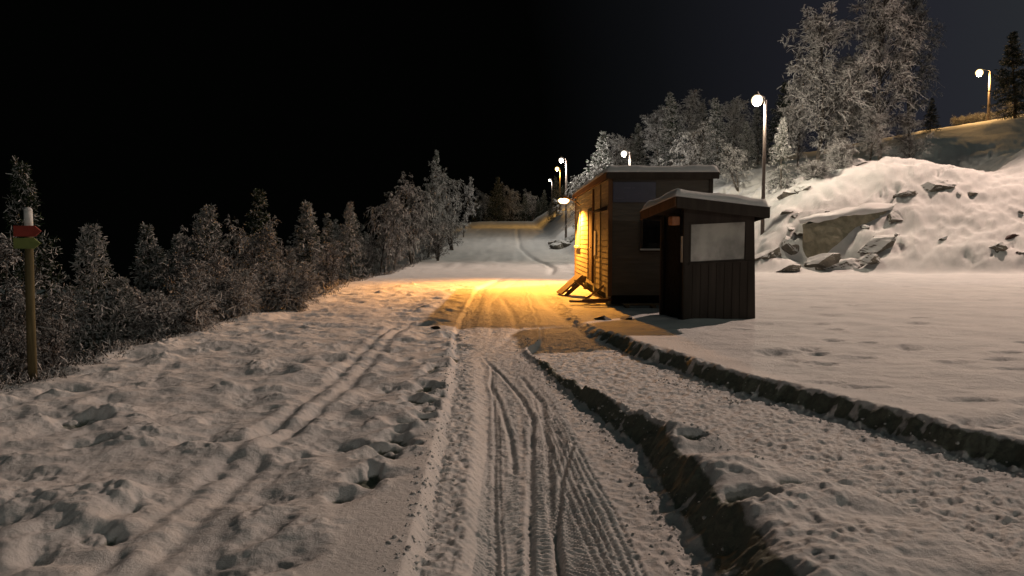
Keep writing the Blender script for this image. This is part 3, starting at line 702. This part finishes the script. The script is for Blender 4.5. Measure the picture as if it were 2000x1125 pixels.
for k, (px, py, Y, sx, sy, sz, lb) in enumerate(RK):
    p = at(px, py, Y); g = hz(p.x, Y)
    z = min(p.z, g+.25) if p.z > g+.6 else max(p.z, g-.05)
    rock('rock', (p.x, Y, z), (sx*1.25, sy*1.2, sz*1.3), (random.uniform(-.2, .2), random.uniform(-.5, -.2), random.uniform(-.3, .3)), 40+k, lb,
         mat=(noisy('brown_block', (.06, .03, .025), (.10, .05, .04), 5) if k == 10 else ROCK))
for k in range(16):
    px = random.choice([random.uniform(1520, 1780), random.uniform(1520, 1780), random.uniform(1800, 1990)]); Y = random.uniform(34.6, 39)
    x_ = (px-1000)/F*Y; a_s = random.uniform(.12, .30)
    rock('rock', (x_, Y, hz(x_, Y)+.02), (a_s*1.5, a_s, a_s*.7), (0, random.uniform(-.5, .1), random.uniform(0, 3)), 300+k, 'small dark stone poking out of the snowy slope', sub=3, group='small stones on the slope')
for k, (px, py, Y, sx, sz, lb) in enumerate([(1088, 470, 57, .7, .5, 'dark rock on the bank left of the hut, lowest of the cluster'),
        (1100, 455, 58, .8, .6, 'dark rock in the middle of the bank behind the hut'), (1080, 455, 62, .6, .4, 'small dark rock at the tip of the bank by the crest'),
        (1112, 440, 59, .7, .5, 'snow-topped rock highest on the bank left of the hut')]):
    p = at(px, py, Y); rock('rock', (p.x, Y, hz(p.x, Y)+.1), (sx, .8, sz), (0, .3, k), 90+k, lb, group='rocks on the bank behind the hut')
for k, (px, py, sz) in enumerate([(1180, 625, .12), (1225, 622, .13), (850, 640, .09)]):
    a = (562.5-py)/F; dy = math.cos(PITCH)+a*math.sin(PITCH); dz = -math.sin(PITCH)+a*math.cos(PITCH); Y = -CAMZ/dz*dy
    p = at(px, py, Y); rock('clod', (p.x, Y, hz(p.x, Y)+.0), (sz*1.8, sz, sz*.6), (0, 0, k), 130+k,
        ['dark clod in the snow left of the pallet', 'dark clod nearest the booth doorway', 'dark clod at the left end of the orange-lit snow'][k], 'clod', noisy('earth_clod', (.02, .015, .01), (.05, .04, .03), 8), group='dark clods in the snow', sub=3)

# ------------------------------------------------------------------ trees
def curve_batch(P0, D, L, bend, nseg, r):
    """P0 (n,3) starts, D (n,3) unit directions, bend (n,3) added over the length -> (n,nseg+1,3)"""
    n = len(P0); t = np.linspace(0, 1, nseg+1)[None, :, None]
    jit = r.normal(size=(n, nseg+1, 3))*.05; jit[:, 0] = 0
    return P0[:, None]+(D[:, None]*t+bend[:, None]*t*t+jit*t)*L[:, None, None]
def unit(v): return v/np.maximum(np.linalg.norm(v, axis=-1, keepdims=True), 1e-9)
def sample(curves, n, a, b, r):
    """n children per curve; returns points, tangents, parent index, parameter"""
    m, k, _ = curves.shape; par = np.repeat(np.arange(m), n)
    t = a+(b-a)*r.random(m*n); f = t*(k-1); i = np.minimum(f.astype(int), k-2); fr = (f-i)[:, None]
    A = curves[par, i]; B = curves[par, i+1]
    return A+(B-A)*fr, unit(B-A), par, t
def ribbons(curves, w0, w1, r, flat=None):
    n, k, _ = curves.shape
    d = unit(curves[:, -1]-curves[:, 0]); q = r.normal(size=(n, 3))
    if flat is not None: q = q*(1-flat)+np.cross(d, np.array([0, 0, 1.]))*flat*2
    q = unit(q-d*(q*d).sum(1, keepdims=True))
    w = (np.asarray(w0)*np.ones(n))[:, None]+((np.asarray(w1)-np.asarray(w0))*np.ones(n))[:, None]*np.linspace(0, 1, k)[None]
    Lf = curves+q[:, None]*w[..., None]/2; Rt = curves-q[:, None]*w[..., None]/2
    V = np.stack([Lf, Rt], 2).reshape(-1, 3)
    b = (np.arange(n)*2*k)[:, None]+(np.arange(k-1)*2)[None]
    Qd = np.stack([b, b+1, b+3, b+2], -1).reshape(-1, 4)
    return V, Qd
def tubes(curves, r0, r1, ns=4):
    n, k, _ = curves.shape; d = unit(curves[:, -1]-curves[:, 0])
    a = np.cross(d, np.array([.3, .2, .93])); a = unit(a); b = np.cross(d, a)
    rad = (r0*np.ones(n))[:, None]+((r1-r0)*np.ones(n))[:, None]*np.linspace(0, 1, k)[None]
    an = np.arange(ns)*2*math.pi/ns
    ring = a[:, None]*np.cos(an)[None, :, None]+b[:, None]*np.sin(an)[None, :, None]
    V = (curves[:, :, None]+ring[:, None]*rad[:, :, None, None]).reshape(-1, 3)
    base = (np.arange(n)*k*ns)[:, None, None]+(np.arange(k-1)*ns)[None, :, None]; j = np.arange(ns)[None, None]
    j2 = (j+1) % ns; Qd = np.stack(np.broadcast_arrays(base+j, base+j2, base+ns+j2, base+ns+j), -1).reshape(-1, 4)
    return V, Qd
class Acc:
    def __init__(s): s.V = []; s.Q = []; s.M = []; s.n = 0
    def add(s, VQ, mi):
        V, Q = VQ; s.V.append(V); s.Q.append(Q+s.n); s.n += len(V)
        s.M.append(np.full(len(Q), mi) if np.isscalar(mi) else mi)
    def mesh(s, name): return mesh_np(name, np.concatenate(s.V), np.concatenate(s.Q), np.concatenate(s.M))
def pick(VQ, n, r, pf, segs):
    return VQ, np.repeat((r.random(n) < pf).astype(int), segs)
def make_broadleaf(seed, H, spread, n1, n2, n3, n4, frost, up=.55, droop=.25, clear=.18, wscale=1.0, mats=None, stems=1):
    r = np.random.default_rng(seed); ac = Acc(); tr = Acc()
    st_ = []
    for s in range(stems):
        lean = r.normal(size=3)*.05*(1+1.5*(stems > 1)); lean[2] = 1; a0 = r.random()*6.3
        t = np.linspace(0, 1, 9)[:, None]
        c = np.array([[math.cos(a0)*.12*(stems > 1), math.sin(a0)*.12*(stems > 1), -.3]])+lean[None]*t*H*(1-.12*r.random()*(stems > 1))+np.stack([np.sin(t[:, 0]*5+a0)*.018*H, np.cos(t[:, 0]*4+a0)*.018*H, 0*t[:, 0]], -1)
        st_.append(c)
    st_ = np.array(st_)
    tr.add(tubes(st_, H*.011+.02, .012, 8), 0)
    P, T, par, t = sample(st_, n1, clear, .98, r)
    az = r.random(len(P))*2*math.pi; out = np.stack([np.cos(az), np.sin(az), np.zeros_like(az)], -1)
    D = unit(out+np.array([0, 0, 1.])*(up+.9*t[:, None]))
    prof = np.sin(np.clip((t-clear)/(1-clear), 0, 1)**.65*math.pi*.88+.25)
    L1 = spread*(.30+.75*prof)*(.55+.7*r.random(len(P)))*(1+.55*vnoise(az*1.3+seed, t*7.0))
    c1 = curve_batch(P, D, L1, np.array([0, 0, -1.])*droop*r.random((len(P), 1))*.8, 5, r)
    V, Q = tubes(c1, .008*H*.35+.012, .006, 4); ac.add((V, Q), 0)
    def kids(c, n, a, b, lr, Lp, spreadf, dr, seg):
        P, T, par, t = sample(c, n, a, b, r)
        D = unit(T*.8+r.normal(size=T.shape)*spreadf+np.array([0, 0, .12]))
        L = Lp[par]*lr*(.6+.8*r.random(len(P)))*(1.15-.6*t)
        return curve_batch(P, D, L, np.array([0, 0, -1.])*dr*(.3+r.random((len(P), 1))), seg, r), L
    c2, L2 = kids(c1, n2, .18, 1, .46, L1, .55, droop, 4)
    ac.add((tubes(c2, .010, .004, 3)), 0)
    (V, Q), mi = pick(ribbons(c2, .030*wscale, .020*wscale, r, .7), len(c2), r, frost, 4); ac.add((V+np.array([0, 0, .012]), Q), mi)
    c3, L3 = kids(c2, n3, .1, 1, .5, L2, .6, droop*1.3, 3)
    (V, Q), mi = pick(ribbons(c3, .026*wscale, .016*wscale, r, .3), len(c3), r, frost, 3); ac.add((V, Q), mi)
    c4, L4 = kids(c3, n4, .1, 1, .62, L3, .7, droop*1.6, 2)
    (V, Q), mi = pick(ribbons(c4, .022*wscale, .012*wscale, r), len(c4), r, frost, 2); ac.add((V, Q), mi)
    return tr.mesh('trunk'), ac.mesh('crown')
def make_spruce(seed, H, R, nb, ntw, ntf, frost, droop=.35, clear=.06, wscale=1.0):
    r = np.random.default_rng(seed); ac = Acc(); tr = Acc()
    t = np.linspace(0, 1, 7)[:, None]
    c = np.concatenate([.02*H*np.sin(t*3+seed), .015*H*np.cos(t*4), t*H-.3*(t == 0)], 1)[None]
    tr.add(tubes(c, H*.013+.02, .01, 8), 0)
    P, T, par, t = sample(c, nb, clear, .985, r)
    t = np.sort(t); P = np.stack([np.interp(t, np.linspace(0, 1, 7), c[0, :, k]) for k in range(3)], -1)
    az = np.arange(nb)*2.4+r.normal(size=nb)*.4; out = np.stack([np.cos(az), np.sin(az), np.zeros(nb)], -1)
    L1 = R*((1-t)**1.0)*1.1*(.62+.55*r.random(nb))+.10
    D = unit(out+np.array([0, 0, 1.])*(-.15+.75*t[:, None]))
    bend = np.array([0, 0, -1.])*droop*(1-t[:, None])+np.array([0, 0, .18])
    c1 = curve_batch(P, D, L1, bend, 5, r); ac.add(tubes(c1, .012+.004*H*.3, .005, 3), 0)
    (V, Q), mi = pick(ribbons(c1, .07*wscale, .05*wscale, r, .9), nb, r, frost, 5); ac.add((V+np.array([0, 0, .015]), Q), mi)
    P, T, par, tt = sample(c1, ntw, .12, 1.0, r)
    side = np.cross(T, np.array([0, 0, 1.]))*np.where(r.random(len(P)) < .5, 1, -1)[:, None]
    D2 = unit(T*.75+side*.75+r.normal(size=T.shape)*.18-np.array([0, 0, .15]))
    L2 = (L1[par]*.34*(1.2-.8*tt)+.06)*(.6+.7*r.random(len(P)))
    c2 = curve_batch(P, D2, L2, np.array([0, 0, -1.])*.28*r.random((len(P), 1)), 3, r)
    (V, Q), mi = pick(ribbons(c2, .055*wscale, .03*wscale, r, .75), len(c2), r, frost, 3); ac.add((V, Q), mi)
    P, T, par, tt = sample(c2, ntf, 0, 1.0, r)
    D3 = unit(T*.6+r.normal(size=T.shape)*.55-np.array([0, 0, .12]))
    L3 = (.07+.09*r.random(len(P)))*(.6+H*.08)
    c3 = curve_batch(P, D3, L3, np.zeros((len(P), 3)), 1, r)
    (V, Q), mi = pick(ribbons(c3, .035*wscale, .018*wscale, r), len(c3), r, frost*.8, 1); ac.add((V, Q), mi)
    return tr.mesh('trunk'), ac.mesh('crown')

PROTO = {}
def proto(key, meshes, mats, name):
    t, c = meshes; t.materials.append(BARK)
    for m_ in mats: c.materials.append(m_)
    t.shade_smooth(); PROTO[key] = (t, c, name)
TWIG.node_tree.nodes['Principled BSDF']
BM_, SM_, DM_ = [TWIG, FROST], [NEEDLE, FROST], [TWIG, DIMFROST]
proto('b1', make_broadleaf(1, 12, 3.3, 60, 9, 6, 4, .74, up=.75, droop=.20, clear=.12, wscale=1.5), BM_, 'birch_tree')
proto('b2', make_broadleaf(2, 16, 3.5, 74, 9, 6, 4, .66, up=.85, droop=.24, wscale=1.6), BM_, 'birch_tree')
proto('b3', make_broadleaf(3, 7, 1.8, 38, 7, 5, 4, .60, up=1.1, clear=.08, wscale=1.3), DM_, 'birch_tree')
proto('b4', make_broadleaf(4, 6, 1.7, 24, 7, 5, 4, .55, up=1.3, clear=.05, stems=3, wscale=1.2), DM_, 'birch_tree')
proto('b5', make_broadleaf(5, 8, 2.3, 32, 7, 5, 4, .62, up=.8, droop=.5, clear=.1, stems=2, wscale=1.4), DM_, 'birch_tree')
proto('s1', make_spruce(6, 3.1, 1.15, 110, 12, 7, .85, wscale=.55), SM_, 'spruce_tree')
proto('s2', make_spruce(7, 5.5, 1.5, 120, 13, 6, .34, wscale=.75), SM_, 'spruce_tree')
proto('s3', make_spruce(8, 8, 1.9, 150, 13, 6, .26, wscale=1.1), [NEEDLE, DIMFROST], 'spruce_tree')
proto('s4', make_spruce(9, 10, 2.3, 160, 13, 6, .22, wscale=1.3), [NEEDLE, DIMFROST], 'spruce_tree')
proto('s5', make_spruce(19, 6, 1.7, 120, 12, 6, .78, droop=.45, wscale=.85), SM_, 'spruce_tree')
proto('s6', make_spruce(20, 9, 2.3, 140, 13, 6, .62, droop=.4, wscale=1.2), [NEEDLE, DIMFROST], 'spruce_tree')
proto('bu', make_broadleaf(10, 1.7, 1.1, 26, 8, 6, 4, .75, up=.9, clear=.02, stems=4, wscale=.7), BM_, 'shrub')
PH = {'b1': 12, 'b2': 16, 'b3': 7, 'b4': 6, 'b5': 8, 's1': 3.1, 's2': 5.5, 's3': 8, 's4': 10, 's5': 6, 's6': 9, 'bu': 1.7}
def tree(key, x, y, H, label, group, rz=None, wide=1.0, dz=0.0):
    t, c, nm = PROTO[key]; s = H/PH[key]
    r = empty(nm, (x, y, hz(x, y)-.05+dz), random.uniform(0, 6.28) if rz is None else rz, label, 'shrub' if key == 'bu' else 'tree', group)
    r.scale = (s*wide, s*wide, s)
    for nme, me in (('trunk', t), ('crown', c)):
        o = bpy.data.objects.new(nme, me); C.objects.link(o); o.parent = r
    return r
def tree_px(key, px, pytop, Y, label, group, wide=1.0, rz=None):
    p = at(px, pytop, Y); g = hz(p.x, Y); return tree(key, p.x, Y, max(p.z-g, 1.0), label, group, rz, wide)

GR = 'frosted trees on the hillside'
tree_px('b1', 1605, 20, 47, 'tall frosted birch right of the brightest lamp, brightest branches', GR, 1.15)
tree_px('b1', 1565, 150, 49, 'smaller frosted birch close behind the bright lamp pole', GR, .8)
tree_px('b2', 1735, -60, 48, 'tallest frosted birch, its crown cut by the top of the picture', GR, 1.05)
tree_px('b2', 1790, -40, 54, 'frosted birch right behind the tallest one', GR, .9)
tree_px('b1', 1660, 110, 50, 'frosted birch between the two tall birches on the hill', GR, 1.0)
tree_px('b1', 1700, 215, 45, 'short bushy birch above the snow-capped ledge', GR, 1.5)
tree_px('b1', 1775, 225, 47, 'short frosted birch left of the dark hillside', GR, 1.4)
tree_px('s5', 1530, 228, 43, 'brightly lit frosted young spruce beside the tall lamp pole', GR, .85)
tree_px('bu', 1640, 275, 42.5, 'frosted shrub among the trunks on the hill edge', GR, .8)
tree_px('bu', 1590, 325, 41.5, 'low frosted shrub under the tallest left trunks', GR, 1.4)
tree_px('s6', 1310, 180, 62, 'dark spruce behind the hut, the widest there', GR, 1.1)
tree_px('s6', 1400, 190, 58, 'dark spruce behind the hut, left of the bright lamp', GR, 1.2)
tree_px('s6', 1175, 255, 66, 'dim spruce just left of the lamp behind the hut', GR, 1.3)
tree_px('s6', 1245, 240, 70, 'tall dim spruce directly behind the lamp over the hut', GR, 1.1)
tree_px('s6', 1460, 235, 54, 'dim spruce between the booth roof and the bright lamp', GR, 1.2)
tree_px('b5', 1350, 235, 52, 'grey birch showing just above the hut roof', GR, 1.3)
tree_px('b2', 1355, 185, 64, 'dim bushy birch filling the gap between the two wide spruces behind the hut', GR, 1.3)
tree_px('b1', 1440, 195, 60, 'dim bushy birch just left of the brightest lamp', GR, 1.4)
tree_px('b2', 1285, 215, 68, 'dim bushy birch right of the lamp over the hut roof', GR, 1.3)
tree_px('b1', 1200, 265, 72, 'dim bushy birch left of the lamp over the hut roof', GR, 1.4)
tree_px('b5', 1440, 275, 47, 'grey birch low behind the booth roof', GR, 1.3)
tree_px('b5', 1140, 320, 60, 'grey shrubby birch at the left end of the hut roof', GR, 1.3)
tree_px('s3', 1985, 60, 78, 'dark tree at the right edge behind the hilltop lamp', GR, 1.3)
tree_px('b5', 1975, 190, 84, 'orange-lit bush at the right edge of the hilltop', GR, 1.6)
tree_px('b5', 1948, 214, 85, 'low orange-lit bush at the foot of the hilltop lamp', GR, 1.8)
for k, px in enumerate((1870, 1885, 1905, 1925)):
    tree_px('bu', px, 257-(px-1870)*.25, 88, 'low frosted shrub on the rim of the dark hillside', 'shrubs on the hillside rim', 1.2)
for k, (px, py, Y) in enumerate([(1480, 205, 66), (1530, 160, 68), (1640, 150, 66), (1700, 180, 70), (1280, 260, 80), (1220, 275, 84), (1370, 200, 76), (1820, 190, 76)]):
    tree_px(['s6', 's3', 'b5'][k % 3], px, py, Y, 'dim tree deep in the dark wood on the hill', 'dim trees deep in the hill wood', 1.25)
# frosted little tree by the orange lamp and the far wood
tree_px('s2', 1086, 345, 98, 'slim frosted spruce glowing under the orange lamp at the crest', 'trees by the piste crest', .8)
tree_px('s2', 1076, 395, 92, 'small frosted spruce on the bank below the orange lamp', 'trees by the piste crest', 1.1)
tree_px('s3', 970, 345, 136, 'dark spruce standing above the others beyond the crest', 'trees by the piste crest', 1.2)
for k, (px, py) in enumerate([(930, 385), (945, 370), (955, 395), (985, 375), (1000, 360), (1012, 390), (1025, 380), (1040, 372), (1052, 388), (1062, 370), (1120, 350), (1100, 360)]):
    tree_px(['s3', 'b5', 's4'][k % 3], px, py, 138+random.uniform(0, 14), 'faint dark tree beyond the orange-lit crest', 'faint trees beyond the crest', 1.2)
# left side, near
GL = 'frosted trees along the forest edge'
tree_px('s1', 178, 440, 12.0, 'small frosted spruce with warm lit branches right of the signpost', GL, .78)
tree_px('s1', 238, 540, 12.2, 'low frosted spruce leaning out at the right foot of the small one', GL, .95)
tree_px('s2', 42, 312, 13.8, 'dark pointed spruce directly behind the signpost', GL, .75)
tree_px('b4', 5, 450, 10.5, 'bare frosted bush at the left edge of the picture', GL, 1.2)
tree_px('b4', 95, 560, 10.6, 'tangled bare bush right behind the foot of the signpost', GL, 1.1)
tree_px('b4', 30, 570, 9.6, 'tangled bare bush left of the signpost foot', GL, 1.05)
tree_px('b4', 120, 620, 12.4, 'brown bare bush between the signpost and the small frosted spruce', GL, 1.5)
tree_px('s1', 490, 560, 16.5, 'tiny snow-laden spruce at the brink of the forest', GL, 1.0)
tree_px('s5', 285, 435, 26, 'dim conifer in the gap right of the small frosted spruce', GL, .9)
tree_px('s5', 410, 398, 25, 'pale frosted spruce left of the dark drooping one', GL, 1.15)
tree_px('s3', 500, 366, 28, 'dark spruce with drooping boughs in the middle of the forest edge', GL, 1.1)
tree_px('b4', 375, 500, 21, 'low grey bush in front of the pale frosted spruce', GL, 1.2)
tree_px('b3', 455, 470, 22, 'grey birch sapling under the dark drooping spruce', GL, 1.2)
tree_px('s5', 600, 392, 31, 'frosted spruce right of the dark drooping one', GL, 1.1)
tree_px('b3', 560, 455, 27, 'thin grey birch between two spruces at the forest edge', GL, 1.1)
tree_px('s5', 685, 393, 33, 'narrow frosted spruce standing alone above the thicket', GL, .9)
tree_px('b4', 640, 470, 28, 'pale grey bush under the lone narrow spruce', GL, 1.2)
tree_px('b5', 745, 372, 37, 'bushy frosted birch where the forest edge turns', GL, 1.0)
tree_px('b5', 800, 348, 42, 'wide grey birch leaning to the piste', GL, 1.1)
tree_px('b3', 770, 430, 35, 'smaller grey birch below the leaning one', GL, 1.2)
tree_px('s6', 850, 292, 60, 'tallest thin spruce over the forest edge', GL, .7)
tree_px('b5', 880, 322, 56, 'pale frosted birch nearest the far piste', GL, 1.0)
tree_px('b5', 835, 345, 50, 'frosted birch close before the tallest thin spruce', GL, 1.0)
tree_px('b4', 855, 430, 44, 'grey bush under the pale birch', GL, 1.4)
tree_px('b3', 905, 345, 72, 'frosted birch at the far end of the forest edge', GL, .9)
for (px, py, Y) in [(560, 590, 16.5), (440, 605, 15.0), (330, 640, 12.8)]:
    tree_px('bu', px, py-14, Y, 'knee-high frosted shrub at the brink of the slope', 'low shrubs along the brink', 1.3)
rs = np.random.default_rng(77); n_ = 0
for Y0 in np.geomspace(24, 105, 24):
    for rep in range(2):
        Y = Y0*rs.uniform(.96, 1.04); x = -5.9-rs.uniform(.3, 1)*Y*.16*(1+rep*1.5)-rs.random()*3*rep
        if x/Y < -.74 or x/Y > -.03: continue
        H = rs.choice([2.6, 3.4, 4.2, 5.4])*rs.uniform(.85, 1.15)*(1+Y/90)
        if Y < 24: H *= .62
        key = ['b3', 's5', 'b5', 's3', 's6', 's5'][rs.integers(6)]
        px_ = 1000+x/Y*F; H = max(1.2, min(7.5, at(px_, I(px_, [0, 230, 300, 400, 470, 560, 650, 730, 800, 870, 920, 1000], [470, 500, 450, 420, 390, 440, 410, 420, 370, 330, 370, 400])+rs.uniform(0, 75), Y).z-hz(x, Y)))
        tree(key, x, Y, H, 'dim frosted tree in the dark forest below the left edge', 'dim trees in the left forest'); n_ += 1

# frosted undergrowth along the brink: one mass nobody could count
def undergrowth():
    r = np.random.default_rng(3); ac = Acc()
    n = 4200
    Y = 7.5*(80/7.5)**r.random(n); d = r.exponential(.55, n)-.10
    X = edge_left(Y)-d; Z = height(X, Y)
    P = np.stack([X, Y, Z-.02], -1)
    D = unit(np.concatenate([r.normal(size=(n, 2))*.45, np.ones((n, 1))], 1)); L = (.10+.26*r.random(n)**2)*np.clip(d+.35, .15, 1.1)*(.8+Y*.012)
    c = curve_batch(P, D, L, np.array([0, 0, -1.])*.3*r.random((n, 1)), 3, r)
    (V, Q), mi = pick(ribbons(c, .012+.0*L, .006, r), n, r, .5, 3); ac.add((V, Q), mi)
    P2, T, par, t = sample(c, 6, .15, 1, r); D = unit(T*.7+r.normal(size=T.shape)*.5)
    c2 = curve_batch(P2, D, L[par]*.4, np.zeros((len(P2), 3)), 2, r)
    (V, Q), mi = pick(ribbons(c2, .011, .006, r), len(c2), r, .5, 2); ac.add((V, Q), mi)
    o = link_mesh('undergrowth', ac.mesh('undergrowth'), DM_)
    tag(o, 'frosted twigs and dry grass along the forest brink', 'undergrowth', kind='stuff')
undergrowth()


# snow crumbs fallen from the broken rut edges: one mass nobody could count
def crumbs():
    r = np.random.default_rng(12); V = []; Q = []
    ico = np.array([(0, 0, 1), (.89, 0, .45), (.28, .85, .45), (-.72, .53, .45), (-.72, -.53, .45), (.28, -.85, .45), (.72, .53, -.45), (-.28, .85, -.45), (-.89, 0, -.45), (-.28, -.85, -.45), (.72, -.53, -.45), (0, 0, -1)])
    tri = np.array([(0, 1, 2), (0, 2, 3), (0, 3, 4), (0, 4, 5), (0, 5, 1), (1, 6, 2), (2, 7, 3), (3, 8, 4), (4, 9, 5), (5, 10, 1), (6, 7, 2), (7, 8, 3), (8, 9, 4), (9, 10, 5), (10, 6, 1), (11, 7, 6), (11, 8, 7), (11, 9, 8), (11, 10, 9), (11, 6, 10)])
    n = 2600
    y = 3.2*(12/3.2)**r.random(n); w_ = r.integers(0, 4, n)
    a = I(y, [3.5, 4.3, 6, 8, 9.75], [.93, .98, .95, .60, .25]); b = I(y, [3.5, 5.3, 7.07, 8.35, 10.2, 12.3], [4.5, 3.7, 2.98, 2.35, 1.80, 1.22])
    c = I(y, [3.5, 4.4, 5.55, 6.3, 8, 10.2], [2.36, 2.14, 1.56, 1.24, .72, .25]); d = I(y, [3.5, 6, 11], [-.5, -.58, -.88])
    x = np.choose(w_, [a, b, c, d])+r.normal(size=n)*np.choose(w_, [.10, .10, .12, .08]); y = np.where((w_ == 2) & (y < 5), 5+y*.8, y); y = np.where(w_ == 2, y, y)
    s_ = .003+.013*r.random(n)**3; z = height(x, y)+s_*.35
    for k in range(n):
        v = ico*s_[k]*(1+.35*r.normal(size=(12, 1)))*np.array([1, 1, .75])+np.array([x[k], y[k], z[k]]); Q.append(tri+12*k); V.append(v)
    o = link_mesh('snow_crumbs', mesh_np('snow_crumbs', np.concatenate(V), np.concatenate(Q)), SNOW)
    tag(o, 'small snow crumbs along the broken rut edges', 'snow crumbs', kind='stuff')
crumbs()
